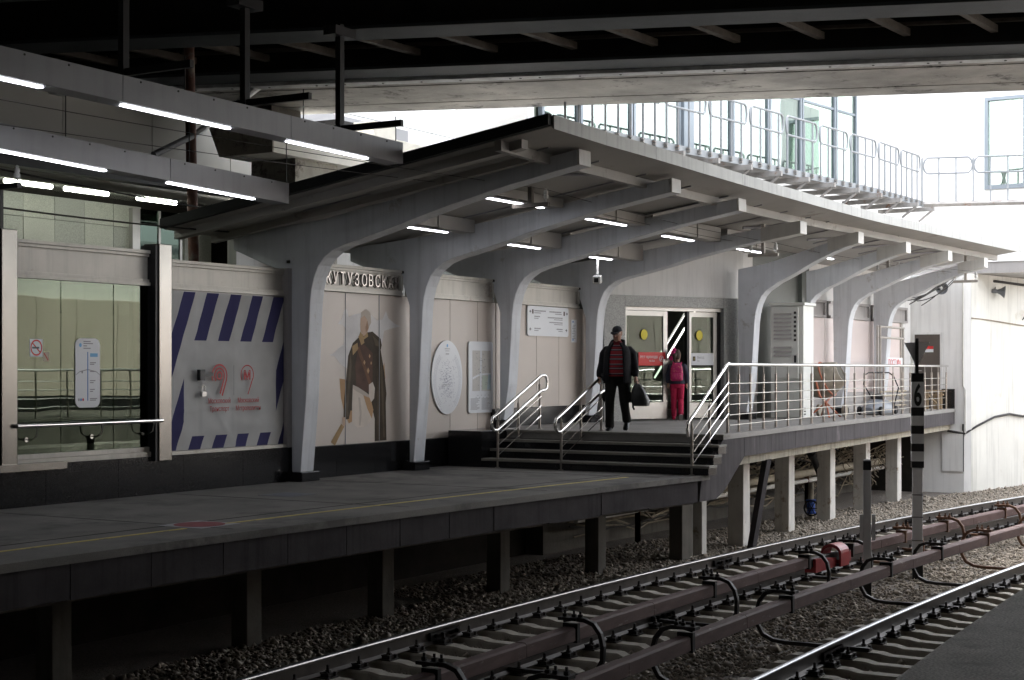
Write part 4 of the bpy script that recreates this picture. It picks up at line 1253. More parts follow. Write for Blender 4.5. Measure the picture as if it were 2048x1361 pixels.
# ---------------------------------------------------------------- stair handrails
def stair_rail(w, label, top_end):
    t = thing('stair_handrail', label, 'handrail', P(4.8, w, 0), group='stainless stair handrails')
    zs = lambda s: 0.90 + (s - 4.08) * (0.62 / 1.42)       # line of the upper tube
    a0, a1 = 4.08, 5.48
    r = 0.026
    for sp, zb in ((a0, 0.0), (4.75, 0.45), (a1, 0.604)):
        ztop = zs(sp) - .01
        if sp == a1 and not top_end: ztop = 1.72
        B().tube([P(sp, w, zb), P(sp, w, ztop - .12)], 0.022, 10).build('post', M['postmetal'], t, smooth=True)
        B().tube([P(sp, w, ztop - .12), P(sp, w, ztop)], 0.010, 8).build('post_neck', M['postmetal'], t, smooth=True)
        B().lathe([(0.05, 0), (0.05, .008), (.03, .012)], P(sp, w, zb), 12).build('foot_plate', M['postmetal'], t)
    if top_end:
        path = [P(a0 - .08, w, zs(a0) - .03), P(a0 + .06, w, zs(a0 + .06) + .0), P(a1 - .06, w, zs(a1 - .06)), P(a1 + .03, w, zs(a1) + .02), P(a1 + .17, w, zs(a1) + .03),
                P(a1 + .24, w, zs(a1) - .01), P(a1 + .26, w, zs(a1) - .1), P(a1 + .25, w, zs(a1) - .2), P(a1 + .17, w, zs(a1) - .235), P(a1 + .05, w, zs(a1) - .24), P(a1 - .05, w, zs(a1) - .28),
                P(a0 + .10, w, zs(a0) - .22), P(a0 - .02, w, zs(a0) - .27), P(a0 - .12, w, zs(a0) - .27), P(a0 - .19, w, zs(a0) - .22), P(a0 - .20, w, zs(a0) - .13), P(a0 - .17, w, zs(a0) - .06)]
        B().tube(path, r, 10, closed=True).build('rail_loop', M['chrome'], t, smooth=True)
    else:
        path = [P(a0 - .14, w, zs(a0) - .30), P(a0 - .17, w, zs(a0) - .20), P(a0 - .15, w, zs(a0) - .08), P(a0 - .06, w, zs(a0) - .03), P(a0 + .06, w, zs(a0) + .03), P(a1 - .02, w, 1.715), P(a1 + .05, w, 1.74)]
        B().tube(path, r, 10).build('rail_tube', M['chrome'], t, smooth=True)
    for k in range(3 if top_end else 4):
        d = (0.34 if top_end else 0.2) + k * 0.17
        B().tube([P(a0 + .0, w + .03, zs(a0) - d), P(a1 - (0.0 if top_end else .02), w + .03, zs(a1) - d + (0 if top_end else .12))], 0.009, 6).build('bar', M['chrome'], t, smooth=True)
stair_rail(0.85, 'left stainless stair handrail, closest to the wall', True)
stair_rail(2.06, 'middle stainless stair handrail, left of the walking man', True)
stair_rail(4.38, 'right stainless stair handrail meeting the platform railing', False)

# ---------------------------------------------------------------- platform railing
rlg = thing('platform_railing', 'long stainless railing along the raised platform edge', 'railing', P(14, 3.9, 0.6))
ps = [5.48, 6.05, 6.67, 7.41, 8.14, 8.89, 9.67, 10.38, 11.19, 11.93, 12.74, 13.48, 14.28, 15.08, 15.91, 16.78, 17.65, 18.44, 19.2, 20.0, 20.77, 21.53, 22.5]
def rw(s): return deck_w(s) - 0.14
for s in ps:
    B().tube([P(s, rw(s), 0.60), P(s, rw(s), 1.56)], 0.022, 8).build('post', M['postmetal'], rlg, smooth=True)
    B().tube([P(s, rw(s), 1.56), P(s, rw(s), 1.70)], 0.009, 6).build('post_neck', M['postmetal'], rlg)
    B().lathe([(0.05, 0), (0.05, .008)], P(s, rw(s), 0.602), 10).build('foot_plate', M['postmetal'], rlg)
for z in (0.73, 0.90, 1.07, 1.24, 1.41):
    B().tube([P(s, rw(s) + .03, z) for s in ps], 0.008, 6).build('bar', M['chrome'], rlg, smooth=True)
B().tube([P(5.46, rw(5.46), 1.715)] + [P(s, rw(s), 1.72) for s in ps] + [P(22.7, rw(22.7), 1.72)], 0.028, 10).build('top_rail', M['chrome'], rlg, smooth=True)
for s in (22.55,):
    B().tube([P(s, rw(s), 1.72), P(22.6, 2.5, 1.72)], 0.024, 8).build('return_rail', M['chrome'], rlg, smooth=True)

# ---------------------------------------------------------------- third rails
def third_rail(off, sgn, s0, s1, br_s, gaps, label):
    t = thing('third_rail', label, 'third rail', P(*centre(off, 0), -1.2), group='covered third rails between the tracks')
    prof = [(-.072, -.135), (-.064, -.135), (-.058, -.03), (-.04, -.012), (.04, -.012), (.058, -.03), (.064, -.135), (.072, -.135), (.070, -.018), (.05, 0), (-.05, 0), (-.070, -.018)]
    cuts = [s0] + [q for q in br_s if s0 < q < s1] + [s1]
    for a, c in zip(cuts[:-1], cuts[1:]):
        if any(a < gq < c for gq in gaps): continue
        mid = (a + c) / 2 + random.uniform(-.3, .3)
        for x, y in ((a + .05, mid - .004), (mid + .004, c - .05)):
            B().sweep(prof, track_path(off, x, y, -0.905 + random.uniform(-.004, .004), 0.6)).build('cover', M['casing'], t, bevel=0)
    B().sweep([(-.04, -.13), (.04, -.13), (.04, -.02), (-.04, -.02)], track_path(off, s0, s1, -0.93, 1.0)).build('conductor', M['iron'], t)
    for q in br_s:
        m = M['rustiron'] if q > 5.5 else M['iron']
        def at(o, z, ds=0.0):
            a, w = centre(off + sgn * o, q + ds)
            return Vector(P(a, w, z))
        path = [(-.95, -1.395), (0.0, -1.40), (.16, -1.385), (.28, -1.33), (.345, -1.22), (.35, -1.08), (.32, -.96), (.25, -.87), (.15, -.835), (.02, -.83), (-.08, -.85)]
        b = B()
        rings = []
        for i, (o, z) in enumerate(path):
            p = at(o, z)
            a0 = at(*path[max(i - 1, 0)])
            a1 = at(*path[min(i + 1, len(path) - 1)])
            tg = (a1 - a0).normalized()
            side = Vector((1, 0, 0))
            nn = tg.cross(side).normalized()
            h, wd = 0.021, 0.03
            rings.append([p + side * wd + nn * h, p - side * wd + nn * h, p - side * wd - nn * h, p + side * wd - nn * h])
        b.loft(rings)
        k = b.build('bracket', m, t, bevel=0.006)
        b = B()
        b.box(at(0, -.97), (.055, .165, .19))
        for e in (-.07, 0.03, .1):
            b.lathe([(.025, -.01), (.025, .035), (.012, .04), (.012, .07)], tuple(at(e, -.82)), 6)
        b.box(at(-.02, -.83), (.12, .2, .03))
        b.build('clamp', m, k)
third_rail(1.52, 1, -12, 24, [-9.8, -7.2, -4.52, -0.98, 2.14, 3.80, 6.03, 7.97, 10.91, 14.2, 18], [2.6, 3.2], 'reddish covered third rail with C-shaped iron brackets beside the far track')
third_rail(2.72, -1, -10, 18, [-7.2, -4.45, -1.61, 1.96, 4.13, 6.34, 9.21, 12.5], [], 'reddish covered third rail nearest the camera, between the tracks')
rb = thing('red_cover', 'bright red arched cover box on the third rail gap', 'cover', P(*centre(1.5, 3.0), -1.2))
def rbx(s, o, z):
    a, w = centre(1.52 + o, s)
    return P(a, w, z)
def arc_ring(s, r, h):
    return [rbx(s, r * math.cos(a), -1.09 + h * (0.55 + 0.45 * math.sin(a)) if 0 <= a <= math.pi else -1.11) for a in [math.pi * k / 10 for k in range(11)]] + [rbx(s, -r, -1.13), rbx(s, r, -1.13)]
ro = [arc_ring(s, .15, .27) for s in (3.12, 3.44)]
ri = [arc_ring(s, .125, .225) for s in (3.12, 3.44)]
b = B()
n = len(ro[0])
b.add(ro[0] + ro[1] + ri[0] + ri[1], [(i, (i + 1) % n, n + (i + 1) % n, n + i) for i in range(n)] + [(2*n + i, 2*n + (i + 1) % n, 3*n + (i + 1) % n, 3*n + i) for i in range(n)]
      + [(i, (i + 1) % n, 2*n + (i + 1) % n, 2*n + i) for i in range(n)] + [(n + i, n + (i + 1) % n, 3*n + (i + 1) % n, 3*n + i) for i in range(n)])
b.build('hood', M['redpaint'], rb)
B().prism([rbx(3.45, -.09, -1.03), rbx(3.45, .09, -1.03), rbx(3.45, .09, -1.13), rbx(3.45, -.09, -1.13)], [rbx(3.7, -.08, -.95), rbx(3.7, .08, -.95), rbx(3.7, .08, -1.1), rbx(3.7, -.08, -1.1)]).build('ramp', M['redpaint'], rb)
B().prism([rbx(2.35, -.08, -.95), rbx(2.35, .08, -.95), rbx(2.35, .08, -1.14), rbx(2.35, -.08, -1.14)], [rbx(3.10, -.09, -1.0), rbx(3.10, .09, -1.0), rbx(3.10, .09, -1.13), rbx(3.10, -.09, -1.13)]).build('ramp', M['redpaint'], rb)

# ---------------------------------------------------------------- posts between the tracks
RY = R(30.9 - 90) + math.pi / 2          # faces the camera
def facing(o, loc):
    o.location = loc
p6 = thing('number_post', 'tall grey and black striped post numbered 6 with a triangle on top', 'post', P(5.61, 7.46, -1.55))
A6 = R(20)
bx6, by6 = 5.61, -7.46
W6 = 0.185
B().box((bx6, by6, -0.55), (W6 * .8, W6 * .8, 2.0), rz=A6).build('shaft', M['postgrey'], p6, bevel=0.008)
z = 1.585
for h, m in ((.135, 'b'), (.39, 'g'), (.13, 'b'), (.15, 'g'), (.125, 'b'), (.15, 'g'), (.12, 'b'), (.15, 'g'), (.10, 'b')):
    B().box((bx6, by6, z - h / 2), (W6, W6, h - .0005), rz=A6).build('band', M['postblack'] if m == 'b' else M['postgrey'], p6)
    z -= h
f6 = Matrix.Rotation(A6, 3, 'Z') @ Vector((-W6 / 2 - .004, 0, 0))
fd = Vector((bx6, by6, 0)) + Matrix.Rotation(A6, 3, 'Z') @ Vector((-W6 / 2 - .003, 0, 0))
# numeral on the camera-facing side (face -x of the rotated post)
o6 = text('6', 0.46, M['postblack'], p6, (fd.x, fd.y, 1.095), rz=A6 - math.pi / 2, extrude=0.001, align='CENTER', xscale=.52)
o6.data.offset = 0.012
CF = R(30.9 - 90)                         # plane facing the photographer
def camplane(c, a, b, d):
    rt = Vector((math.sin(R(30.9)), -math.cos(R(30.9)), 0))
    fw_ = Vector((math.cos(R(30.9)), math.sin(R(30.9)), 0))
    return Vector(c) + rt * a + Vector((0, 0, b)) + fw_ * d
c6 = (bx6 - .02, by6, 2.05)
B().plate([(-.19, 0), (.20, .005), (.005, -.38)], lambda a, b, d: camplane(c6, a, b, d), 0.02, 0.03).build('triangle', M['postgrey'], p6)
B().box((bx6 - .03, by6, 1.85), (.05, .05, .53), rz=A6).build('triangle_pole', M['postblack'], p6)
for zz in (.26, -.28, -.62, -.98):
    B().box((bx6, by6, zz), (W6 * .8 + .012, W6 * .8 + .012, .012), rz=A6).build('wire_tie', M['fast'], p6)
B().box((bx6, by6, -1.42), (W6 * .83, W6 * .83, .3), rz=A6).build('foot', M['postblack'], p6)
p7 = thing('marker_post', 'short grey post with black top beside the tracks', 'post', P(3.30, 7.42, -1.55))
B().box((3.30, -7.42, -0.55), (.105, .105, 1.55), rz=A6).build('shaft', M['postgrey'], p7, bevel=0.006)
B().box((3.30, -7.42, .29), (.112, .112, .13), rz=A6).build('cap', M['postblack'], p7, bevel=0.006)
B().box((3.30, -7.42, .365), (.09, .09, .02), rz=A6).build('cap_top', M['signwhite'], p7)
B().box((3.30, -7.42, -1.42), (.115, .115, .25), rz=A6).build('foot', M['postblack'], p7)
for a in (-.085, .085):
    c = camplane((3.30, -7.42, -.58), a, 0, -.03)
    B().box(c, (.025, .05, .36), rz=A6).build('tag_plate', M['postgrey'], p7)

# ---------------------------------------------------------------- station name letters
M['letters'] = mat('letter_metal', (.34, .31, .29), .3, metal=.9, var=.05)
nm = thing('station_name_letters', 'raised chrome station name letters on the frieze above the mural', 'sign', P(1.65, -0.12, 3.0))
for i, ch in enumerate('КУТУЗОВСКАЯ'):
    text(ch, 0.265, M['letters'], nm, P(0.66 + i * 0.180, -0.12, 2.945), 0, 0.018, 'LEFT', 'letter', .78)
    text(ch, 0.265, M['slot'], nm, P(0.70 + i * 0.180, -0.197, 2.935), 0, 0.001, 'LEFT', 'letter_shadow', .78)  # dark offset copy painted behind each letter as its shadow and reflection

# ---------------------------------------------------------------- signs on the wall
def wl(a, b, d): return P(a, -0.2 + d, b)
def rounded(x0, x1, y0, y1, r, n=5):
    pts = []
    for cx_, cy_, a0 in ((x1 - r, y1 - r, 0), (x0 + r, y1 - r, 90), (x0 + r, y0 + r, 180), (x1 - r, y0 + r, 270)):
        for k in range(n + 1):
            a = R(a0 + 90 * k / n)
            pts.append((cx_ + r * math.cos(a), cy_ + r * math.sin(a)))
    return pts
def ellipse(cx_, cy_, rx, ry, n=48):
    return [(cx_ + rx * math.cos(2 * math.pi * k / n), cy_ + ry * math.sin(2 * math.pi * k / n)) for k in range(n)]
def bar(b, x0, x1, y0, y1, d): b.plate([(x0, y0), (x1, y0), (x1, y1), (x0, y1)], wl, d, d + .0015)

ov = thing('oval_map', 'tall white oval network map on the wall', 'map', P(4.1, -0.2, 1.5))
B().plate(ellipse(4.10, 1.505, .475, .63), wl, 0.012, 0.03).build('board', M['signwhite'], ov)
b = B()
for k in range(340):
    yy = random.gauss(1.42, .2)
    xx = random.gauss(4.09, .13)
    if abs(xx - 4.1) > .3 or abs(yy - 1.45) > .45: continue
    bar(b, xx, xx + random.uniform(.008, .03), yy, yy + .006, .031)
for ring in (.36, .39, .42):
    for sg in (-1, 1):
        for k in range(46):
            a = (k / 46 - .5) * 2.0
            x = 4.10 + sg * ring * math.cos(a)
            y = 1.45 + ring * 1.25 * math.sin(a)
            bar(b, x, x + .012, y, y + .006, .031)
b.build('print', mat('map_print', (0.34, 0.35, 0.44), .5, var=0), ov)['kind'] = 'stuff'
b = B()
bar(b, 4.02, 4.18, 1.985, 1.995, .031); bar(b, 4.04, 4.16, 1.95, 1.958, .031); bar(b, 4.05, 4.15, 1.895, 1.91, .031); bar(b, 3.95, 4.2, 1.38, 1.386, .031); bar(b, 3.9, 4.14, 1.355, 1.36, .031)
b.build('print_title', M['inkgrey'], ov)
B().plate(ellipse(4.10, 2.045, .022, .028, 16), wl, .031, .0325).build('emblem', M['skyink'], ov)

rm = thing('area_map', 'white rectangular area map with rounded corners on the wall', 'map', P(5.18, -0.2, 1.5))
B().plate(rounded(4.78, 5.58, .875, 2.13, .05), wl, 0.012, 0.03).build('board', M['signwhite'], rm)
B().plate([(4.90, 1.26), (5.50, 1.26), (5.50, 1.97), (4.90, 1.97)], wl, .0305, .032).build('map_field', mat('map_grey', (0.55, 0.53, 0.50), .5, var=.05, scale=20), rm)
b = B()
b.plate([(5.14, 1.26), (5.19, 1.26), (5.20, 1.97), (5.15, 1.97)], wl, .033, .0345)
b.plate([(4.90, 1.50), (5.12, 1.56), (5.50, 1.58), (5.50, 1.55), (5.12, 1.53), (4.90, 1.46)], wl, .0331, .0346)
b.build('map_roads', M['signwhite'], rm)
B().plate([(5.38, 1.28), (5.50, 1.28), (5.50, 1.55), (5.42, 1.55)], wl, .0325, .0335).build('map_river', mat('map_water', (0.45, 0.58, 0.64), .5, var=.03), rm)
B().plate([(5.22, 1.28), (5.37, 1.28), (5.40, 1.52), (5.22, 1.53)], wl, .0325, .0335).build('map_park', mat('map_park', (0.50, 0.56, 0.48), .5, var=.03), rm)
b = B()
for k in range(46):
    x, y = random.uniform(4.95, 5.46), random.uniform(1.30, 1.93)
    bar(b, x, x + random.uniform(.012, .04), y, y + random.uniform(.004, .012), .035)
for c in range(2):
    for r in range(15):
        x = 4.84 + c * .36
        bar(b, x, x + random.uniform(.18, .30), .93 + r * .014, .936 + r * .014, .031)
for k in range(8):
    bar(b, 5.0 + k * .06, 5.03 + k * .06, 1.14 + .04 * (k % 2), 1.148 + .04 * (k % 2), .031)
b.build('print', M['inkgrey'], rm)['kind'] = 'stuff'

ds = thing('direction_sign', 'white direction sign with arrows high on the wall', 'sign', P(7.6, -0.2, 2.5))
B().plate(rounded(6.80, 8.37, 2.265, 2.825, .05), wl, 0.012, 0.035).build('board', M['signwhite'], ds)
b = B()
for x0, x1, y, h in ((7.05, 7.48, 2.725, .03), (7.05, 7.30, 2.69, .02), (7.05, 7.26, 2.62, .028), (7.05, 7.20, 2.588, .018), (7.62, 8.08, 2.72, .03), (7.85, 8.10, 2.685, .02), (7.56, 8.13, 2.61, .026), (7.80, 8.13, 2.578, .018),
                     (7.62, 8.13, 2.52, .026), (7.80, 8.13, 2.488, .018), (7.05, 7.28, 2.395, .028), (7.05, 7.20, 2.36, .018), (7.90, 8.13, 2.395, .028), (7.97, 8.13, 2.36, .018)):
    x = x0
    while x < x1:
        d = random.uniform(.02, .05)
        bar(b, x, min(x + d, x1), y, y + h * .75, .036)
        x += d + .008
b.build('print', M['inkgrey'], ds)['kind'] = 'stuff'
b = B()
for x, y, g_ in ((6.90, 2.72, -1), (8.30, 2.71, 1), (6.90, 2.39, -1), (8.28, 2.39, 1)):
    b.plate([(x + g_ * .035, y), (x - g_ * .005, y + .03), (x - g_ * .005, y - .03)], wl, .036, .0375)
    bar(b, x - .035, x + .035, y - .006, y + .006, .0362)
b.build('arrow', M['ink'], ds)
b = B()
bar(b, 6.965, 7.015, 2.68, 2.76, .036); bar(b, 8.17, 8.22, 2.67, 2.75, .036)
b.build('exit_symbol', M['brownink'], ds)

nt = thing('paper_notice', 'narrow white paper notice right of the direction sign', 'notice', P(8.63, -0.2, 2.4))
B().plate([(8.53, 2.165), (8.75, 2.165), (8.75, 2.61), (8.53, 2.61)], wl, 0.004, 0.008).build('sheet', M['signwhite'], nt)
b = B()
for k in range(9):
    bar(b, 8.57 + .02 * (k % 3), 8.70 - .02 * (k % 2), 2.24 + k * .032, 2.25 + k * .032, .009)
b.build('print', M['inkgrey'], nt)['kind'] = 'stuff'
b = B()
bar(b, 8.58, 8.62, 2.55, 2.585, .009); bar(b, 8.58, 8.62, 2.20, 2.235, .009)
b.build('print_blue', M['blueink'], nt)

ns = thing('no_smoking_sign', 'square no smoking sticker on the glass screen', 'sign', P(-4.88, -0.19, 1.9))
B().plate([(-4.99, 1.795), (-4.79, 1.795), (-4.79, 2.01), (-4.99, 2.01)], wl, 0.002, 0.005).build('sheet', M['signwhite'], ns)
b = B()
o_, i_ = ellipse(-4.89, 1.905, .092, .098, 32), ellipse(-4.89, 1.905, .074, .080, 32)
n = 32
b.add([wl(x, y, .006) for x, y in o_] + [wl(x, y, .006) for x, y in i_], [(k, (k + 1) % n, n + (k + 1) % n, n + k) for k in range(n)])
b.plate([(-4.955, 1.955), (-4.945, 1.967), (-4.825, 1.855), (-4.835, 1.843)], wl, .0055, .0065)
b.build('prohibition_ring', M['signred'], ns)
b = B(); bar(b, -4.955, -4.845, 1.893, 1.915, .0052)
b.build('cigarette', M['ink'], ns)
sm = thing('small_sticker', 'small faded red prohibition sticker beside the no smoking sign', 'sticker', P(-4.75, -0.19, 1.8))
B().plate([(-4.785, 1.74), (-4.69, 1.74), (-4.69, 1.855), (-4.785, 1.855)], wl, 0.002, 0.004).build('sheet', mat('faded_sticker', (.46, .40, .30), .5), sm)
b = B()
b.plate([(-4.775, 1.835), (-4.765, 1.845), (-4.70, 1.76), (-4.71, 1.75)], wl, .0045, .0055)
b.build('stroke', M['bannerred'], sm)

lm = thing('line_map', 'tall white line diagram with rounded ends on the glass screen', 'map', P(-4.06, -0.19, 1.6))
B().plate(rounded(-4.27, -3.86, 1.165, 2.03, .09, 7), wl, 0.004, 0.012).build('board', M['signwhite'], lm)
b = B(); bar(b, -4.075, -4.06, 1.25, 1.86, .0125); b.build('line', M['blueink'], lm)
b = B(); bar(b, -4.03, -3.90, 1.80, 1.845, .0125); b.plate(ellipse(-4.19, 1.945, .022, .025, 16), wl, .0125, .014)
b.build('highlight', M['skyink'], lm)
b = B()
for y, L_ in ((1.96, .16), (1.93, .06), (1.985, .12), (1.90, .12), (1.72, .10), (1.70, .07), (1.61, .08), (1.495, .09), (1.47, .06), (1.385, .08), (1.36, .05), (1.27, .12), (1.25, .1)):
    x0 = -4.14 if y > 1.88 else -4.03
    bar(b, x0, x0 + L_, y, y + .012, .0125)
b.plate([(-4.27, 1.575), (-4.2, 1.62), (-4.07, 1.645), (-3.93, 1.62), (-3.86, 1.575), (-3.86, 1.567), (-3.93, 1.61), (-4.07, 1.635), (-4.2, 1.61), (-4.27, 1.567)], wl, .0125, .0135)
b.build('print', M['inkgrey'], lm)['kind'] = 'stuff'
for x, m in ((-4.215, 'inkgrey'), (-4.18, 'blueink'), (-4.145, 'signred'), (-4.16, 'inkgrey')):
    y = 1.265 if m != 'inkgrey' or x < -4.2 else 1.61
    B().plate(ellipse(x, y, .014, .018, 12), wl, .0125, .014).build('dot', M[m], lm)

# ---------------------------------------------------------------- construction banner
def banner_mat():
    m = bpy.data.materials.new('striped_banner')
    m.use_nodes = True
    N, L = m.node_tree.nodes, m.node_tree.links
    p = N['Principled BSDF']
    p.inputs['Roughness'].default_value = .8
    p.inputs['Specular IOR Level'].default_value = .1
    tc = N.new('ShaderNodeTexCoord')
    sx = N.new('ShaderNodeSeparateXYZ')
    L.new(tc.outputs['Object'], sx.inputs[0])
    def math_(op, a, b=None):
        n = N.new('ShaderNodeMath'); n.operation = op
        for i, q in enumerate((a, b)):
            if q is None: continue
            if isinstance(q, (int, float)): n.inputs[i].default_value = q
            else: L.new(q, n.inputs[i])
        return n.outputs[0]
    x, z = sx.outputs['X'], sx.outputs['Z']
    q = math_('SUBTRACT', x, math_('MULTIPLY', z, 0.40))
    fr = math_('FRACT', math_('DIVIDE', math_('ADD', q, 5.79), 0.47))
    stripe = math_('LESS_THAN', fr, 0.5)
    inner = math_('MULTIPLY', math_('MULTIPLY', math_('GREATER_THAN', x, -2.36), math_('LESS_THAN', x, -0.44)), math_('MULTIPLY', math_('GREATER_THAN', z, 0.735), math_('LESS_THAN', z, 2.035)))
    f = math_('MULTIPLY', stripe, math_('SUBTRACT', 1.0, inner))
    mx = N.new('ShaderNodeMix'); mx.data_type = 'RGBA'
    L.new(f, mx.inputs['Factor'])
    nz = N.new('ShaderNodeTexNoise'); nz.inputs['Scale'].default_value = 2.5; nz.inputs['Detail'].default_value = 6
    L.new(tc.outputs['Object'], nz.inputs['Vector'])
    rp_ = N.new('ShaderNodeValToRGB')
    rp_.color_ramp.elements[0].position = .3; rp_.color_ramp.elements[0].color = (.46, .46, .45, 1)
    rp_.color_ramp.elements[1].position = .7; rp_.color_ramp.elements[1].color = (.57, .57, .56, 1)
    L.new(nz.outputs['Fac'], rp_.inputs[0])
    L.new(rp_.outputs[0], mx.inputs['A'])
    mx.inputs['B'].default_value = (.055, .053, .135, 1)
    L.new(mx.outputs['Result'], p.inputs['Base Color'])
    return m
bn = thing('construction_banner', 'white hoarding banner with blue diagonal stripes and red logos', 'banner', P(-1.45, -0.15, 0.6))
nx, nz_ = 70, 64
vs_, fs_ = [], []
def wrinkle(x, z):
    r = 0.006 * math.sin(x * 5.1 + z * 2.0) * math.sin(z * 3.7 + 1.3) + 0.004 * math.sin(x * 13 + z * 9) * math.sin(z * 7 - x * 4)
    r += 0.010 * math.exp(-((z - 0.82 - .05 * math.sin(x * 4)) / .10) ** 2) + 0.006 * math.exp(-((z - 1.10 - .03 * math.sin(x * 3)) / .02) ** 2)
    r += 0.010 * math.exp(-(((x + 1.85) * .8 + (z - 1.25) * .6) / .05) ** 2) * (1 if z < 1.7 else 0) - 0.012 * math.exp(-((x + 2.08) / .012) ** 2)
    r += 0.005 * math.exp(-((x + 1.35) / .02) ** 2)
    return r
for j in range(nz_ + 1):
    for i in range(nx + 1):
        x = -2.69 + 2.42 * i / nx
        z = 0.555 + 2.135 * j / nz_
        vs_.append(P(x, -0.165 + wrinkle(x, z), z))
for j in range(nz_):
    for i in range(nx):
        a = j * (nx + 1) + i
        fs_.append((a, a + 1, a + nx + 2, a + nx + 1))
b = B(); b.add(vs_, fs_)
BANM = banner_mat()
o = b.build('sheet', BANM, bn)
for p in o.data.polygons: p.use_smooth = True
B().sw(-2.71, -0.13, -0.3, -0.12, 0.50, 0.548).build('sill', M['frieze'], bn, bevel=.003)
B().sw(-2.71, -0.13, -0.3, -0.185, 0.55, 2.705).build('backing', M['friezegrey'], bn)
def bl(a, b_, d): return P(a, -0.134 + d, b_)
def ring_arc(b, cx_, cy_, r0, r1, a0, a1, d, ky=1.0, n=28):
    o_ = [(cx_ + r1 * math.cos(R(a0 + (a1 - a0) * k / n)), cy_ + ky * r1 * math.sin(R(a0 + (a1 - a0) * k / n))) for k in range(n + 1)]
    i_ = [(cx_ + r0 * math.cos(R(a0 + (a1 - a0) * k / n)), cy_ + ky * r0 * math.sin(R(a0 + (a1 - a0) * k / n))) for k in range(n + 1)]
    b.add([bl(x, y, d) for x, y in o_] + [bl(x, y, d) for x, y in i_], [(k, k + 1, n + 2 + k, n + 1 + k) for k in range(n)])
b = B()
c0, c1 = -1.685, 1.555
ring_arc(b, c0, c1, .035, .062, 0, 360, .0)
ring_arc(b, c0, c1, .088, .112, -20, 225, .0)
ring_arc(b, c0, c1, .138, .162, -20, 205, .0)
b.plate([(c0 + .108, c1 - .035), (c0 + .086, c1 - .03), (c0 + .0, c1 - .24), (c0 + .025, c1 - .255)], bl, 0, .001)
b.plate([(c0 + .158, c1 - .05), (c0 + .134, c1 - .045), (c0 + .04, c1 - .27), (c0 + .065, c1 - .285)], bl, 0, .001)
b.build('transport_logo', M['bannerred'], bn)
b = B()
c0 = -1.105
ring_arc(b, c0, c1 + .01, .125, .142, -30, 215, .0)
b.plate([(c0 + .124, c1 - .05), (c0 + .108, c1 - .04), (c0 + .005, c1 - .26), (c0 + .022, c1 - .27)], bl, 0, .001)
b.build('metro_logo', M['bannerred'], bn)
text('М', 0.175, M['bannerred'], bn, bl(c0 - .0, c1 - .055, 0), 0, .0008, 'CENTER').data.offset = 0.006
text('Московский', 0.098, M['bannerred'], bn, bl(-1.685, 1.175, 0), 0, .0008, 'CENTER', xscale=.78)
text('Транспорт', 0.098, M['bannerred'], bn, bl(-1.685, 1.065, 0), 0, .0008, 'CENTER', xscale=.78)
text('Московский', 0.098, M['bannerred'], bn, bl(-1.08, 1.175, 0), 0, .0008, 'CENTER', xscale=.78)
text('Метрополитен', 0.098, M['bannerred'], bn, bl(-1.08, 1.065, 0), 0, .0008, 'CENTER', xscale=.78)
b = B(); b.plate([(-1.392, 1.28), (-1.387, 1.28), (-1.387, 1.70), (-1.392, 1.70)], bl, 0, .001); b.build('divider', M['ink'], bn)
lk = thing('padlock', 'dark hasp and small padlock on the banner seam', 'padlock', P(-2.03, -0.12, 1.4))
B().sw(-2.13, -2.03, -0.14, -0.08, 1.49, 1.64).build('hasp', M['blacksteel'], lk, bevel=.004)
B().sw(-2.03, -1.85, -0.13, -0.10, 1.55, 1.60).build('bolt', M['blacksteel'], lk)
B().sw(-2.08, -1.99, -0.13, -0.09, 1.27, 1.34).build('body', M['alu'], lk, bevel=.004)
B().tube([P(-2.07, -.11, 1.34), P(-2.07, -.11, 1.40), P(-2.035, -.11, 1.43), P(-2.0, -.11, 1.40), P(-2.0, -.11, 1.34)], .008, 6).build('shackle', M['alu'], lk)

# ---------------------------------------------------------------- printed mural: a plain cloaked figure
mu = thing('mural', 'printed mural of a cloaked figure with a scroll between pale clouds', 'mural', P(1.8, -0.2, 0.5))
def mflat(name, pts, m, d): return B().plate(pts, wl, d, d + .0008).build(name, m, mu)
def mm(n, c, v=.1): return mat(n, c, .6, spec=.15, var=v, scale=3, speck=.06, speckscale=200)
CLOUD = mm('print_cloud', (.66, .64, .63)); TAN = mm('print_tan', (.45, .28, .15)); CLOAK = mm('print_cloak', (.060, .045, .030), .3); COAT = mm('print_coat', (.10, .055, .040), .25)
CREAM = mm('print_cream', (.62, .55, .48)); SKIN = mm('print_skin', (.50, .36, .27)); HAIR = mm('print_hair', (.48, .42, .36)); GOLD = mm('print_gold', (.36, .24, .12))
mflat('cloud', [(.86, 1.86), (1.0, 1.90), (1.1, 1.97), (1.22, 2.02), (1.27, 2.28), (1.2, 2.33), (1.08, 2.34), (1.18, 2.42), (1.24, 2.55), (1.30, 2.58), (1.36, 2.45), (1.5, 2.5), (1.7, 2.53), (1.95, 2.5), (2.1, 2.42), (2.25, 2.44), (2.35, 2.58), (2.42, 2.46), (2.6, 2.38), (2.75, 2.34), (2.5, 2.30), (2.3, 2.26), (2.22, 2.0), (2.15, 1.7), (1.4, 1.62), (1.15, 1.72), (1.0, 1.84)], CLOUD, .0006)
mflat('ellipse_field', [(1.12, 1.5), (1.16, 1.2), (1.25, .95), (1.36, .80), (1.5, .85), (1.5, 1.5), (1.3, 1.48)], TAN, .0016)
mflat('ellipse_field', [(2.3, 1.75), (2.33, 1.5), (2.28, 1.4), (2.24, 1.6)], TAN, .0016)
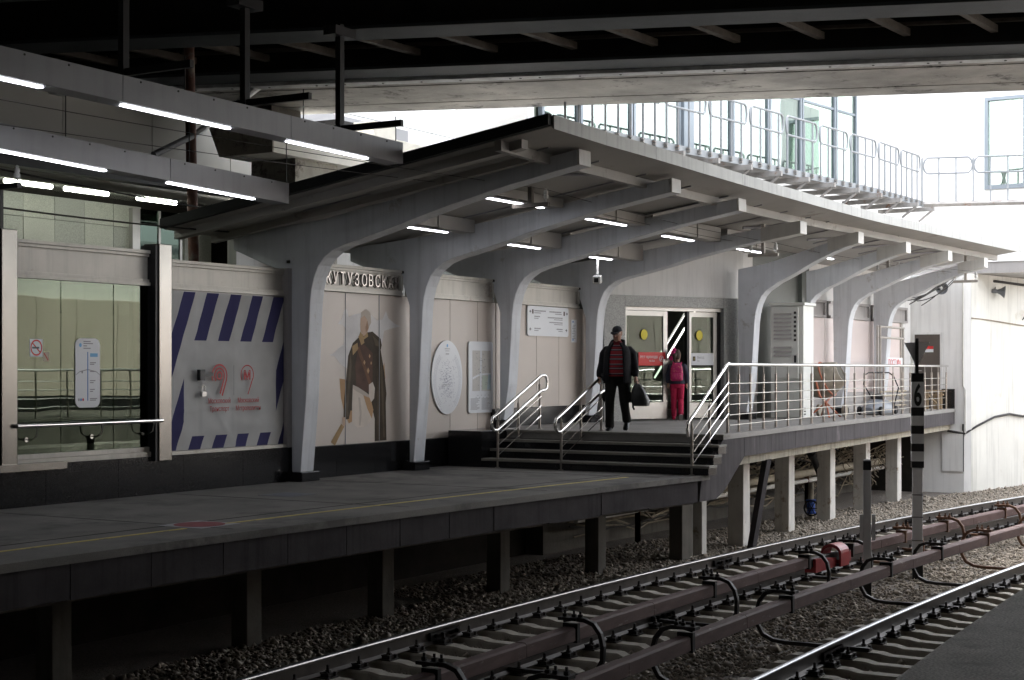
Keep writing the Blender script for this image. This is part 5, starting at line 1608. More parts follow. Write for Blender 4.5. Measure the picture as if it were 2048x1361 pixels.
mflat('cloak', [(1.80, 2.22), (1.98, 2.24), (2.20, 2.13), (2.23, 2.03), (2.20, 1.95), (2.30, 1.6), (2.36, 1.25), (2.34, 1.1), (2.36, .5), (2.04, .5), (2.04, .85), (1.98, 1.0), (1.4, 1.0), (1.36, .87), (1.22, .86), (1.24, 1.2), (1.30, 1.55), (1.34, 1.85), (1.46, 2.05), (1.64, 2.16)], CLOAK, .0026)
mflat('coat', [(1.62, 2.06), (1.78, 2.02), (1.98, 1.9), (1.98, 1.35), (1.85, 1.28), (1.55, 1.36), (1.52, 1.7)], COAT, .0036)
mflat('trousers', [(1.46, 1.38), (1.60, 1.34), (1.80, 1.26), (1.94, 1.20), (1.98, .95), (1.94, .82), (1.78, .74), (1.58, .73), (1.44, .80), (1.44, 1.1)], CREAM, .0036)
mflat('trouser_shade', [(1.72, 1.26), (1.92, 1.20), (2.0, 1.0), (1.96, .86), (1.84, 1.02)], TAN, .0042)
mflat('lapel', [(1.60, 2.16), (1.68, 2.02), (1.76, 2.06), (1.72, 2.20)], GOLD, .0046)
mflat('epaulette', [(1.44, 2.0), (1.58, 2.06), (1.60, 1.96), (1.46, 1.86)], GOLD, .0046)
mflat('head', [(1.66, 2.25), (1.74, 2.16), (1.84, 2.22), (1.90, 2.34), (1.88, 2.46), (1.76, 2.50), (1.66, 2.44), (1.65, 2.34)], SKIN, .0046)
mflat('hair', [(1.66, 2.44), (1.68, 2.54), (1.80, 2.60), (1.92, 2.54), (1.94, 2.38), (1.87, 2.30), (1.84, 2.42), (1.76, 2.49)], HAIR, .0052)
mflat('glove', [(1.88, 1.40), (1.98, 1.44), (2.04, 1.34), (2.02, 1.18), (1.94, 1.12), (1.88, 1.22)], CREAM, .0052)
mflat('hand', [(1.18, .90), (1.28, .90), (1.28, .78), (1.2, .76)], SKIN, .0052)
mflat('scroll', [(1.16, .80), (1.24, .76), (1.0, .47), (.90, .53)], GOLD, .0046)
for x, y, r_ in ((1.86, 1.62, .05), (1.76, 1.75, .04), (1.9, 1.85, .035), (1.94, 1.74, .03)):
    mflat('medal', [(x, y + r_), (x + r_ * .7, y), (x, y - r_), (x - r_ * .7, y)], TAN, .0052)
FOLD = mm('print_fold', (.105, .082, .055), .25)
for pts_ in ([(2.20, 1.95), (2.25, 1.6), (2.28, 1.2), (2.31, .55), (2.27, .55), (2.23, 1.2), (2.19, 1.6)], [(2.12, 1.7), (2.16, 1.2), (2.17, .52), (2.12, .52), (2.11, 1.2)], [(1.98, 2.18), (2.14, 2.09), (2.18, 2.0), (2.06, 2.02)], [(1.40, 1.9), (1.36, 1.6), (1.30, 1.2), (1.33, 1.0), (1.38, 1.3), (1.43, 1.7)], [(1.27, 1.1), (1.30, .90), (1.35, .92), (1.31, 1.15)]):
    mflat('fold', pts_, FOLD, .0032)
SHADE = mm('print_skin_shade', (.34, .22, .15), .1)
mflat('cheek', [(1.80, 2.22), (1.86, 2.28), (1.88, 2.42), (1.83, 2.40), (1.79, 2.30)], SHADE, .0050)
mflat('sash', [(1.55, 1.98), (1.63, 2.0), (1.95, 1.42), (1.90, 1.36)], mm('print_sash', (.16, .085, .05), .2), .0042)
mflat('collar', [(1.62, 2.17), (1.72, 2.10), (1.86, 2.16), (1.84, 2.23), (1.74, 2.15), (1.66, 2.24)], GOLD, .0050)
mflat('waistband', [(1.46, 1.40), (1.60, 1.36), (1.80, 1.28), (1.90, 1.23), (1.90, 1.19), (1.78, 1.22), (1.58, 1.29), (1.46, 1.34)], HAIR, .0044)
mflat('trouser_fold', [(1.60, 1.20), (1.64, .95), (1.62, .76), (1.66, .76), (1.69, .95), (1.65, 1.2)], HAIR, .0044)
# panel joints cut the print
for s in (1.27, 2.16):
    B().sw(s - .005, s + .005, -0.199, -0.192, .48, 2.83).build('joint', M['inkgrey'], mu)

# ---------------------------------------------------------------- signs on the doors
def dsign(t0, t1, d, z0, z1):
    b = B()
    b.prism([DW(t0, d, z0), DW(t1, d, z0), DW(t1, d + .004, z0), DW(t0, d + .004, z0)], [DW(t0, d, z1), DW(t1, d, z1), DW(t1, d + .004, z1), DW(t0, d + .004, z1)])
    return b
rs = thing('red_door_sign', 'red no passage sign on the left glass door', 'sign', DW(1.3, 0, 1.9))
dsign(LF0 + .36, LF1 - .06, -.018, 1.715, 1.985).build('sheet', M['signred'], rs)
WT = mat('print_white', (.85, .85, .85), .5, var=0)
text('Нет прохода', .085, WT, rs, DW(LF0 + .40, -.012, 1.865), ADOOR, .0005, 'LEFT', xscale=.83)
text('No Exit', .05, WT, rs, DW(LF0 + .62, -.012, 1.795), ADOOR, .0005, 'LEFT', xscale=.9)
def dl(a, b_, d): return DW(a, d, b_)
b = B()
cxr, cyr = LF1 - .16, 1.855
o_ = [(cxr + .055 * math.cos(k * math.pi / 12), cyr + .06 * math.sin(k * math.pi / 12)) for k in range(24)]
i_ = [(cxr + .045 * math.cos(k * math.pi / 12), cyr + .05 * math.sin(k * math.pi / 12)) for k in range(24)]
b.add([dl(x, y, -.0125) for x, y in o_] + [dl(x, y, -.0125) for x, y in i_], [(k, (k + 1) % 24, 24 + (k + 1) % 24, 24 + k) for k in range(24)])
b.plate([(cxr - .04, cyr - .035), (cxr - .033, cyr - .043), (cxr + .04, cyr + .035), (cxr + .033, cyr + .043)], dl, -.0128, -.0122)
b.plate([(cxr - .015, cyr - .03), (cxr, cyr), (cxr - .008, cyr + .03), (cxr + .01, cyr + .03), (cxr + .018, cyr - .03), (cxr + .006, cyr - .03)], dl, -.0128, -.0122)
b.build('symbol', WT, rs)
ws = thing('exit_door_sign', 'white exit sign on the right glass door', 'sign', DW(2.7, 0, 1.9))
dsign(RT0 + .06, RT1 - .1, -.085, 1.725, 1.975).build('sheet', M['signwhite'], ws)
text('Выход', .075, M['inkgrey'], ws, DW(RT0 + .21, -.080, 1.86), ADOOR, .0005, 'LEFT', xscale=.8)
text('Exit', .05, M['inkgrey'], ws, DW(RT0 + .21, -.080, 1.80), ADOOR, .0005, 'LEFT', xscale=.8)
dsign(RT0 + .10, RT0 + .165, -.081, 1.81, 1.905).build('exit_block', M['brownink'], ws)
text('1', .075, M['signyellow'], ws, DW(RT0 + .133, -.0765, 1.83), ADOOR, .0005, 'CENTER')
for (t_, d, lab) in ((LF0 + .50, -.018, 'left'), (RT0 + .27, -.078, 'right')):
    b = B()
    b.plate([(t_ + .082 * math.cos(k * math.pi / 16), 2.34 + .105 * math.sin(k * math.pi / 16)) for k in range(32)], dl, d, d + .003)
    tag(b.build('yellow_sticker', M['signyellow']), 'yellow round warning sticker on the ' + lab + ' glass door', 'sticker', 'yellow stickers on the doors')
# ---------------------------------------------------------------- equipment on the raised platform
cb = thing('equipment_cabinet', 'tall light grey louvred equipment cabinet behind the railing', 'cabinet', P(13.3, 2.55, 0.6))
B().sw(13.0, 13.62, 2.18, 2.90, 0.62, 2.98).build('body', M['cabinet'], cb, bevel=.01)
B().sw(12.97, 13.66, 2.14, 2.94, 2.982, 3.04).build('lid', M['cabinet'], cb, bevel=.006)
dr = B().sw(12.95, 12.998, 2.20, 2.80, 1.45, 2.95).build('door', M['cabinet'], cb, bevel=.006)
for k in range(10):
    z = 2.82 - k * .085 if k < 7 else 2.82 - (k + 1.2) * .085
    b = B()
    b.prism([P(12.952, 2.26, z - .045), P(12.952, 2.66, z - .045), P(12.952, 2.66, z), P(12.952, 2.26, z)], [P(12.928, 2.26, z - .045), P(12.928, 2.66, z - .045), P(12.948, 2.66, z - .004), P(12.948, 2.26, z - .004)])
    b.build('louvre', M['friezegrey'], dr)
for k in range(7):
    B().sw(12.94, 12.952, 2.71, 2.76, 2.80 - k * .095, 2.85 - k * .095).build('slot', M['slot'], dr)
B().sw(12.93, 12.951, 2.72, 2.76, 1.78, 1.93).build('handle', M['blacksteel'], dr)
for k in range(3):
    B().sw(13.05, 13.12, 2.898, 2.908, .68 + k * .06, .71 + k * .06).build('foot_slot', M['slot'], cb)

mx_ = thing('cement_mixer', 'small cement mixer with tilted drum and orange frame', 'cement mixer', P(14.3, 3.0, 0.6))
ax = Vector((.05, -.85, .38)).normalized()      # mouth direction
e1 = ax.cross(Vector((0, 0, 1))).normalized(); e2 = ax.cross(e1)
c = Vector(P(14.25, 2.95, 1.42))
rings, inner = [], []
for r_, h in ((.10, -.42), (.24, -.40), (.36, -.22), (.39, -.05), (.37, .06), (.28, .30), (.24, .36), (.22, .36), (.26, .28), (.33, .06)):
    rings.append([c + ax * h + (e1 * math.cos(a) + e2 * math.sin(a)) * r_ for a in [2 * math.pi * k / 24 for k in range(24)]])
B().loft(rings).build('drum', M['mixer'], mx_, smooth=True)
B().loft([[c + ax * h + (e1 * math.cos(2 * math.pi * k / 24) + e2 * math.sin(2 * math.pi * k / 24)) * .215 for k in range(24)] for h in (.33, .345)]).build('mouth', M['mixerin'], mx_)
B().tube([c + ax * .03 + (e1 * math.cos(2 * math.pi * k / 24) + e2 * math.sin(2 * math.pi * k / 24)) * .39 for k in range(24)], .018, 6, True).build('gear_ring', M['orange'], mx_)
B().tube([c - e1 * .45 - ax * .1, c - e1 * .47 - Vector((0, 0, .35)), c - Vector((0, 0, .5)), c + e1 * .47 - Vector((0, 0, .35)), c + e1 * .45 - ax * .1], .025, 8).build('yoke', M['orange'], mx_)
for dx, dy in ((-.35, -.2), (.38, -.2), (-.3, .3), (.38, .25)):
    B().tube([c - Vector((0, 0, .5)), c + Vector((dx, dy, -.82))], .02, 8).build('leg', M['orange'], mx_)
for dy in (-.28, .3):
    B().lathe([(.04, -.03), (.13, -.03), (.14, 0), (.13, .03), (.04, .03)], c + Vector((.40, dy, -.675)), 18, 'Y').build('wheel', M['mixer'], mx_)

mw = thing('lawn_mower', 'grey push lawn mower with black U-shaped handle', 'lawn mower', P(17, 3.3, 0.6))
b = B()
rings = []
for s, h, wd in ((16.2, .10, .12), (16.35, .19, .22), (16.6, .27, .27), (16.95, .30, .27), (17.3, .27, .26), (17.5, .20, .22), (17.6, .12, .14)):
    rings.append([P(s, 3.25 + wd * math.cos(a), .68 + h * max(0, math.sin(a)) + (-.04 if math.sin(a) < 0 else 0)) for a in [2 * math.pi * k / 16 for k in range(16)]])
b.loft(rings)
b.build('deck', M['mower'], mw, smooth=True)
B().lathe([(.16, .0), (.17, .05), (.12, .10), (.04, .12)], P(16.9, 3.25, .96), 16).build('engine', M['rubber'], mw, smooth=True)
for s, w in ((16.35, 3.0), (16.35, 3.5), (17.45, 3.0), (17.45, 3.5)):
    B().lathe([(.03, -.03), (.09, -.03), (.10, 0), (.09, .03), (.03, .03)], P(s, w, .70), 16, 'Y').build('wheel', M['rubber'], mw)
B().tube([P(17.4, 3.05, .8), P(16.7, 2.98, 1.3), P(16.75, 2.98, 1.5), P(17.0, 3.0, 1.56), P(17.9, 3.2, 1.56), P(18.1, 3.25, 1.48), P(18.0, 3.4, 1.2), P(17.5, 3.45, .8)], .016, 8).build('handle', M['rubber'], mw, smooth=True)

fr = thing('pipe_frame', 'upright frame of grey steel tubes beside the brown door', 'frame', P(19.2, 2.9, 0.6))
for s in (18.15, 18.35, 20.2):
    B().tube([P(s, 2.85, .6), P(s, 2.85, 2.68)], .028, 8).build('upright', M['greypaint'], fr)
for z in (2.66, 2.40):
    B().tube([P(18.3, 2.85, z), P(20.25, 2.85, z)], .028, 8).build('crossbar', M['greypaint'], fr)
for z in (.75, .87, 1.0, 1.1):
    B().tube([P(18.2, 2.9, z), P(20.25, 2.9, z)], .022, 8).build('lower_bar', M['pipe'], fr)
sg = thing('post_sign', 'small white sign with red lettering hung on the tube frame', 'sign', P(19.1, 2.95, 1.75))
B().sw(18.6, 19.85, 2.93, 2.94, 1.70, 1.92).build('board', M['signwhite'], sg)
text('ПОСТ №4', .20, M['signred'], sg, P(18.68, 2.945, 1.735), 0, .001, 'LEFT', xscale=1.05)

bd = thing('brown_door', 'dark brown steel door in the white end wall', 'door', P(22.98, 2.65, 0.6))
B().sw(22.975, 23.01, 2.28, 3.05, .6, 2.62).build('frame', M['white'], bd)
B().sw(22.955, 22.974, 2.33, 3.0, .6, 2.56).build('leaf', M['brown'], bd)
B().sw(22.945, 22.954, 2.55, 2.83, 2.17, 2.25).build('sign_red', M['signred'], bd)
B().sw(22.945, 22.954, 2.55, 2.83, 2.09, 2.169).build('sign_white', M['signwhite'], bd)
B().tube([P(22.93, 2.40, 1.6), P(22.93, 2.52, 1.6)], .012, 6).build('handle', M['alu'], bd)
bp_ = thing('black_plinth', 'low black board against the white wall at the railing end', 'board', P(22.9, 3.25, 0.6))
B().sw(22.9, 22.95, 3.06, 3.40, .6, 1.12).build('board', M['black'], bp_)
tr = thing('wooden_trestle', 'rough wooden trestle frame at the end of the railing', 'trestle', P(22.4, 3.0, 0.6))
for w in (2.85, 3.2):
    B().sw(22.2, 22.26, w, w + .06, .6, 1.05).build('leg', M['wood'], tr)
B().sw(22.18, 22.28, 2.8, 3.32, 1.05, 1.10).build('beam', M['wood'], tr)
B().sw(22.19, 22.27, 2.8, 3.3, .96, 1.0).build('beam', M['wood'], tr)
B().tube([P(22.2, 2.9, .98), P(22.2, 3.2, .68)], .025, 4).build('diagonal', M['wood'], tr)
B().sw(22.28, 22.5, 3.02, 3.14, .6, 1.04).build('block', M['wood'], tr)

# ---------------------------------------------------------------- pipes, valve and cables under the deck
for z, r_, m, lab in ((-.80, .085, 'pipe', 'thick lagged pipe running under the raised platform'), (-.98, .05, 'pipewhite', 'thin white pipe running under the raised platform')):
    t = thing('service_pipe', lab, 'pipe', P(14, 1.5, z), group='pipes under the raised platform')
    B().tube([P(5.6, 1.5, z), P(22.9, 1.5, z - .02)], r_, 12).build('run', M[m], t, smooth=True)
    for s in (9.2, 12.1, 15.2, 18.4, 21.0):
        B().tube([P(s, 1.5, z), P(s + .12, 1.5, z)], r_ * 1.2, 12).build('collar', M[m], t, smooth=True)
    for s in (8, 12.5, 17, 21.5):
        B().sw(s, s + .05, 1.45, 1.55, -1.7, z - r_ * .9).build('stand', M['rustiron'], t)
dp = thing('drain_pipe', 'slanting black drain pipe below the raised platform', 'pipe', P(13.9, 3.0, -1.4))
B().tube([P(13.3, 2.95, .08), P(13.35, 2.95, -.15), P(14.5, 3.0, -1.28), P(14.55, 3.0, -1.5)], .07, 12).build('tube', M['pipedark'], dp, smooth=True)
for a in (.02, .92):
    c = Vector(P(13.35, 2.95, -.15)).lerp(Vector(P(14.5, 3.0, -1.28)), a)
    d = (Vector(P(14.5, 3.0, -1.28)) - Vector(P(13.35, 2.95, -.15))).normalized()
    B().tube([c - d * .06, c + d * .06], .09, 12).build('collar', M['pipedark'], dp, smooth=True)
vv = thing('gate_valve', 'blue gate valve with black handwheel below the raised platform', 'valve', P(13.95, 2.7, -1.5))
B().tube([P(14.0, 2.7, -1.7), P(14.0, 2.7, -.8)], .06, 12).build('riser', M['pipe'], vv, smooth=True)
B().lathe([(.06, -.16), (.11, -.15), (.11, -.12), (.08, -.1), (.09, 0), (.08, .1), (.11, .12), (.11, .15), (.06, .16)], P(14.0, 2.7, -1.32), 14).build('body', M['bluevalve'], vv, smooth=True)
B().tube([P(13.9, 2.75, -1.32), P(13.62, 2.85, -1.32)], .03, 8).build('stem', M['bluevalve'], vv)
B().tube([(13.62 + .0, -2.85 + .16 * math.cos(a), -1.32 + .16 * math.sin(a)) for a in [2 * math.pi * k / 24 for k in range(24)]], .018, 6, True).build('handwheel', M['blacksteel'], vv, smooth=True)
b = B()
for k in range(3):
    a = math.pi * k / 3
    b.tube([(13.62, -2.85 - .15 * math.cos(a), -1.32 - .15 * math.sin(a)), (13.62, -2.85 + .15 * math.cos(a), -1.32 + .15 * math.sin(a))], .01, 6)
b.build('spokes', M['blacksteel'], vv)

b = B(); b2 = B()
for k in range(70):
    z0 = random.uniform(-1.35, .1)
    w = random.uniform(.55, 1.2)
    s = 6 + random.uniform(0, 2)
    path = []
    amp = random.uniform(.03, .22)
    ph = random.uniform(0, 6)
    while s < 22.8:
        path.append(P(s, w + .08 * math.sin(s * 1.1 + ph), z0 + amp * math.sin(s * random.uniform(.9, 1.1) * 1.3 + ph) * (1 if s < 17 else 1.6)))
        s += random.uniform(.45, .8)
    (b if k % 3 else b2).tube(path, random.uniform(.012, .024), 5)
tag(b.build('cable_tangle', M['cablelight'], smooth=True), 'tangle of dusty brown cables under the raised platform', 'cables', kind='stuff')
tag(b2.build('cable_tangle', M['cable'], smooth=True), 'dark cables hanging among the dusty ones under the raised platform', 'cables', kind='stuff')
b = B()
for k in range(26):
    c = Vector(P(random.uniform(18.5, 22.5), random.uniform(1.3, 2.6), random.uniform(-1.3, -.5)))
    r_ = random.uniform(.2, .5)
    b.tube([c + Vector((r_ * math.cos(a), .1 * math.sin(3 * a), r_ * .9 * math.sin(a))) for a in [q * .35 for q in range(random.randint(7, 14))]], .012, 5)
tag(b.build('cable_coils', M['cablelight'], smooth=True), 'loose coils of pale cable near the end wall', 'cables', kind='stuff')

# ---------------------------------------------------------------- insulators, wires, cameras, loudspeakers
def insulator(parent, s, w, z):
    B().lathe([(.012, 0), (.012, .05), (.036, .06), (.04, .10), (.028, .12), (.034, .13), (.034, .16), (.02, .175), (.024, .19), (.012, .205)], P(s, w, z), 12).build('insulator', M['porcelain'], parent, smooth=True)
ins = [(1.45, 3.02, 4.02, 'nearest insulator bracket hung below the canopy'), (9.6, 3.36, 3.80, 'second insulator bracket hung above the glass doors'), (17.1, 3.43, 3.86, 'insulator bracket hung between the sixth and seventh arches'), (19.95, 4.46, 3.77, 'farthest insulator bracket near the white end wall')]
for s, w, z, lab in ins:
    t = thing('insulator_bracket', lab, 'bracket', P(s, w, z), group='insulator brackets under the canopy')
    m = M['bracing'] if s < 5 else M['greypaint']
    B().sw(s - .035, s + .035, w - .03, w + .03, z + .03, roof_z(s, w) - T).build('drop_rod', m, t)
    B().sw(s - .03, s + .03, w - .30, w + .30, z - .03, z + .03).build('crossarm', m, t)
    for d in (-.25, .25): insulator(t, s, w + d, z + .03)
t = thing('insulator_bracket', 'black bracket with one insulator on the leftmost steel post', 'bracket', P(-5.55, 0, 3.3), group='insulator brackets under the canopy')
B().sw(-5.58, -5.53, -.08, -.03, 3.29, 3.78).build('upright', M['blacksteel'], t)
B().sw(-5.59, -5.52, -.5, .27, 3.74, 3.80).build('crossarm', M['blacksteel'], t)
insulator(t, -5.55, .22, 3.80)
def sag(p, q, d, n=16):
    p, q = Vector(p), Vector(q)
    return [p.lerp(q, k / n) - Vector((0, 0, d * 4 * (k / n) * (1 - k / n))) for k in range(n + 1)]
for i, (lab, off, extra) in enumerate((('thin wire strung on the insulators, nearer the wall', -.25, P(-16, 1.2, 4.15)), ('thin wire strung on the insulators, nearer the tracks', .25, P(-16, 2.8, 4.2)))):
    path = sag(extra, P(1.45, 3.02 + off, 4.24), .1) + sag(P(1.45, 3.02 + off, 4.24), P(9.6, 3.36 + off, 4.02), .06)[1:] + sag(P(9.6, 3.36 + off, 4.02), P(17.1, 3.43 + off, 4.08), .06)[1:] + [P(19.95, 4.46 + off, 3.99)]
    tag(B().tube(path, .0045, 5).build('wire', M['cable']), lab, 'wire', 'wires under the canopy')
for lab, p, q, d in (('black cable sagging below the concourse ceiling', P(-9, -.9, 4.45), P(2.2, -1.0, 3.95), .15), ('black cable crossing in front of the stone tiles', P(-9, -.4, 3.72), P(1.2, -1.2, 3.75), .12)):
    tag(B().tube(sag(p, q, d, 24), .012, 6).build('cable', M['cable'], smooth=True), lab, 'cable', 'black cables behind the wall')

cv = thing('security_camera', 'white security camera on a stalk left of the doorway', 'camera', P(7.3, 1.03, 3.3))
B().tube([P(7.3, 1.03, 3.72), P(7.3, 1.03, 3.38)], .025, 8).build('stalk', M['porcelain'], cv)
B().box(P(7.26, 1.05, 3.29), (.26, .15, .15), rz=.35, ry=-.15).build('housing', M['porcelain'], cv, bevel=.02)
B().box(P(7.12, 1.10, 3.27), (.02, .08, .08), rz=.35, ry=-.15).build('lens', M['postblack'], cv)

def horn(loc, dirv, lab):
    t = thing('loudspeaker', lab, 'loudspeaker', loc, group='horn loudspeakers on the white wall')
    d = Vector(dirv).normalized()
    e1 = d.cross(Vector((0, 0, 1))).normalized(); e2 = d.cross(e1)
    c = Vector(loc)
    rr = [(.05, -.18), (.06, -.06), (.05, -.04), (.08, .05), (.15, .14), (.17, .16), (.165, .165), (.13, .12), (.05, .04)]
    B().loft([[c + d * h + (e1 * math.cos(a) + e2 * math.sin(a)) * r_ for a in [2 * math.pi * k / 20 for k in range(20)]] for r_, h in rr]).build('horn', M['speaker'], t, smooth=True)
    B().loft([[c + d * h + (e1 * math.cos(a) + e2 * math.sin(a)) * r_ for a in [2 * math.pi * k / 12 for k in range(12)]] for r_, h in ((.05, .07), (.045, .12), (.02, .13))]).build('driver', M['porcelain'], t, smooth=True)
    B().tube([c - d * .1, c + Vector((.15, .12, .12))], .015, 6).build('bracket', M['blacksteel'], t)
horn(P(22.75, 3.05, 3.78), (-.8, -.6, -.1), 'grey horn loudspeaker high on the white end wall')
horn(P(24.3, 4.2, 3.72), (.3, -.9, -.1), 'brownish horn loudspeaker round the corner of the white wall')
wl_ = thing('wall_lamp', 'small black lamp on a bracket at the right edge of the white wall', 'lamp', P(26.1, 4.6, 3.2))
B().tube([P(26.1, 4.42, 3.0), P(26.1, 4.6, 3.3), P(26.0, 4.75, 3.3)], .015, 6).build('arm', M['blacksteel'], wl_)
B().lathe([(.02, .06), (.10, .03), (.13, -.04), (.11, -.05)], P(25.95, 4.8, 3.28), 14).build('shade', M['blacksteel'], wl_)
b = B()
for k in range(7):
    s0 = 21.6 + random.uniform(-.2, .2)
    b.tube(sag(P(21.8 + random.uniform(-.2, .2), 2.45 + k * .06, 3.1 + random.uniform(0, .4)), P(22.9, 3.2 + k * .04, 4.0 + random.uniform(-.05, .1)), random.uniform(.03, .12), 8), .013, 5)
b.build('x', M['cable'])
o = bpy.data.objects[-1] if False else [q for q in COL.objects if q.name == 'x'][0]
o.name = 'cable_bunch'
tag(o, 'bunch of black cables climbing the corner beside the last arch', 'cables')
for lab, pts_, r_, m in (('ragged cable running across the curved white wall above the door height', [P(23.1, 3.80, 2.98), P(24, 4.02, 2.95), P(25, 4.22, 2.90), P(26.2, 4.46, 2.84)], .016, 'cablelight'),
                         ('sagging cable bundle low on the curved white wall', [P(22.95, 3.2, 0.02), P(23.0, 3.65, -.05), P(23.3, 3.9, .15), P(24.3, 4.1, .36), P(25.2, 4.28, .42), P(26.0, 4.45, .34), P(27.5, 4.8, .42)], .03, 'cable'),
                         ('upright pale conduit at the corner of the white wall', [P(23.0, 3.60, 4.05), P(23.0, 3.60, 1.2), P(23.0, 3.66, 1.1), P(23.0, 3.66, -.1)], .018, 'pipewhite'),
                         ('cable tray run under the overhead block', [P(23.6, 3.2, 4.02), P(24.4, 4.1, 4.0), P(26.5, 4.6, 3.95), P(29, 5.3, 3.95)], .035, 'cable')):
    tag(B().tube(pts_, r_, 8).build('cable', M[m], smooth=True), lab, 'cable')

# ---------------------------------------------------------------- people
def ell(c, rx, ry, ang=0.0, n=18, tilt=None, front=0.0):
    pts = []
    for k in range(n):
        a = 2 * math.pi * k / n
        x, y = rx * math.cos(a), ry * math.sin(a)
        if front and y > 0: y *= 1 + front
        p = Vector((x, y, 0))
        if tilt is not None: p = tilt @ p
        pts.append(Vector(c) + p)
    return pts
def limb(b, joints, radii, n=12, sub=3):
    """tapered limb through joints with rounded ends"""
    pts, rs = [], []
    for i in range(len(joints) - 1):
        p, q = Vector(joints[i]), Vector(joints[i + 1])
        for k in range(sub):
            f = k / sub
            pts.append(p.lerp(q, f)); rs.append(radii[i] + (radii[i + 1] - radii[i]) * f)
    pts.append(Vector(joints[-1])); rs.append(radii[-1])
    d0 = (pts[0] - pts[1]).normalized(); d1 = (pts[-1] - pts[-2]).normalized()
    pts = [pts[0] + d0 * rs[0] * .6] + pts + [pts[-1] + d1 * rs[-1] * .6]
    rs = [rs[0] * .55] + rs + [rs[-1] * .55]
    b.tube(pts, rs, n)
class Person:
    def __init__(self, base, ang, label, H, mir=1):
        self.t = thing('person', label, 'person', base)
        self.M = Matrix.Translation(Vector(base)) @ Matrix.Rotation(ang, 4, 'Z') @ Matrix.Diagonal((H * mir, H, H, 1))
    def put(self, b, name, m, parent=None, voxel=0.0, smooth=True, sm=4):
        b.v = [tuple(self.M @ Vector(v)) for v in b.v]
        o = b.build(name, m, parent or self.t, smooth=smooth)
        if voxel:
            r_ = o.modifiers.new('remesh', 'REMESH'); r_.mode = 'VOXEL'; r_.voxel_size = voxel; r_.use_smooth_shade = True
            s_ = o.modifiers.new('smooth', 'SMOOTH'); s_.factor = .5; s_.iterations = sm
        return o
def hand(b, wrist, d, side, curl=.5, sc=1.0):
    """palm and five bent fingers; d = pointing direction, side = across the palm"""
    w, d, side = Vector(wrist), Vector(d).normalized(), Vector(side).normalized()
    nrm = d.cross(side).normalized()
    limb(b, [w, w + d * .05 * sc, w + d * .085 * sc], [.026 * sc, .034 * sc, .03 * sc], 10, 2)
    for k, (o_, L_) in enumerate(((-.028, .065), (-.010, .075), (.010, .07), (.027, .055))):
        p0 = w + d * .075 * sc + side * o_ * sc
        p1 = p0 + (d * .9 + nrm * curl * .6) * L_ * .5 * sc
        p2 = p1 + (d * (1 - curl) + nrm * curl * 1.2).normalized() * L_ * .5 * sc
        limb(b, [p0, p1, p2], [.0105 * sc, .0095 * sc, .0085 * sc], 8, 2)
    p0 = w + d * .03 * sc - side * .03 * sc
    limb(b, [p0, p0 + (d * .6 - side * .5 + nrm * .4) * .04 * sc, p0 + (d - side * .2 + nrm * .8) * .06 * sc], [.012 * sc, .0105 * sc, .009 * sc], 8, 2)
def head(b, c, r, yaw, pitch, jaw=1.0):
    """skull with brow, nose, lips and ears; c = centre"""
    m = Matrix.Rotation(yaw, 3, 'Z') @ Matrix.Rotation(pitch, 3, 'X')
    rings = []
    for zz, rx, ry, oy in ((-.125, .022, .030, .030), (-.115, .045, .055, .022), (-.085, .060, .074, .010), (-.045, .068, .086, .004), (0, .073, .093, 0), (.04, .075, .096, -.004), (.08, .068, .088, -.006), (.11, .048, .062, -.008), (.125, .02, .026, -.008)):
        rings.append([Vector(c) + m @ (Vector((rx * math.cos(a), oy + ry * math.sin(a), zz)) * r) for a in [2 * math.pi * k / 18 for k in range(18)]])
    b.loft(rings)
    for p, q, r0, r1 in (((0, .088, .012), (0, .118, -.030), .010, .017), ((-.045, .074, .030), (.045, .074, .030), .014, .014), ((-.02, .082, -.068), (.02, .082, -.068), .009, .009), ((0, .076, -.105), (0, .074, -.112), .02, .02)):
        limb(b, [Vector(c) + m @ (Vector(p) * r), Vector(c) + m @ (Vector(q) * r)], [r0 * r, r1 * r], 8, 2)
    for sg in (-1, 1):
        limb(b, [Vector(c) + m @ (Vector((sg * .076, -.012, .022)) * r), Vector(c) + m @ (Vector((sg * .074, -.004, -.028)) * r)], [.016 * r, .011 * r], 8, 2)
    return m

M['skin'] = mat('skin', (.36, .20, .14), .5, var=.05)
M['skin2'] = mat('skin_child', (.45, .27, .19), .5, var=.05)
M['jacket'] = mat('black_jacket', (.007, .007, .009), .75, spec=.25, var=.3, scale=14, bump=.5, bscale=18)
M['trousers'] = mat('dark_trousers', (.011, .0105, .0095), .85, spec=.2, var=.2, scale=10, bump=.5, bscale=14)
M['leather'] = mat('black_leather', (.010, .010, .012), .3, var=.1, bump=.2, bscale=20)
M['cap'] = mat('black_cap', (.010, .011, .015), .8, var=.1)
M['bag'] = mat('grey_black_bag', (.018, .019, .018), .38, var=.2, bump=.3, bscale=12)
M['bagside'] = mat('bag_side', (.10, .10, .10), .35, var=.1)
M['navy'] = mat('navy_jacket', (.030, .033, .055), .75, var=.35, scale=30, bump=.4, bscale=25)
M['pink'] = mat('pink_leggings', (.52, .015, .075), .75, var=.12, scale=12, bump=.4, bscale=12)
M['packpink'] = mat('pink_backpack', (.48, .016, .13), .6, var=.15, scale=6, stain=(.62, .22, .16), stain_amt=.45, stain_scale=24)
M['bow'] = mat('pink_bow', (.78, .05, .28), .6, var=.15)
M['hair'] = mat('brown_hair', (.045, .025, .016), .6, var=.3, scale=40)
M['sole'] = mat('pale_sole', (.40, .37, .36), .7, var=.1)
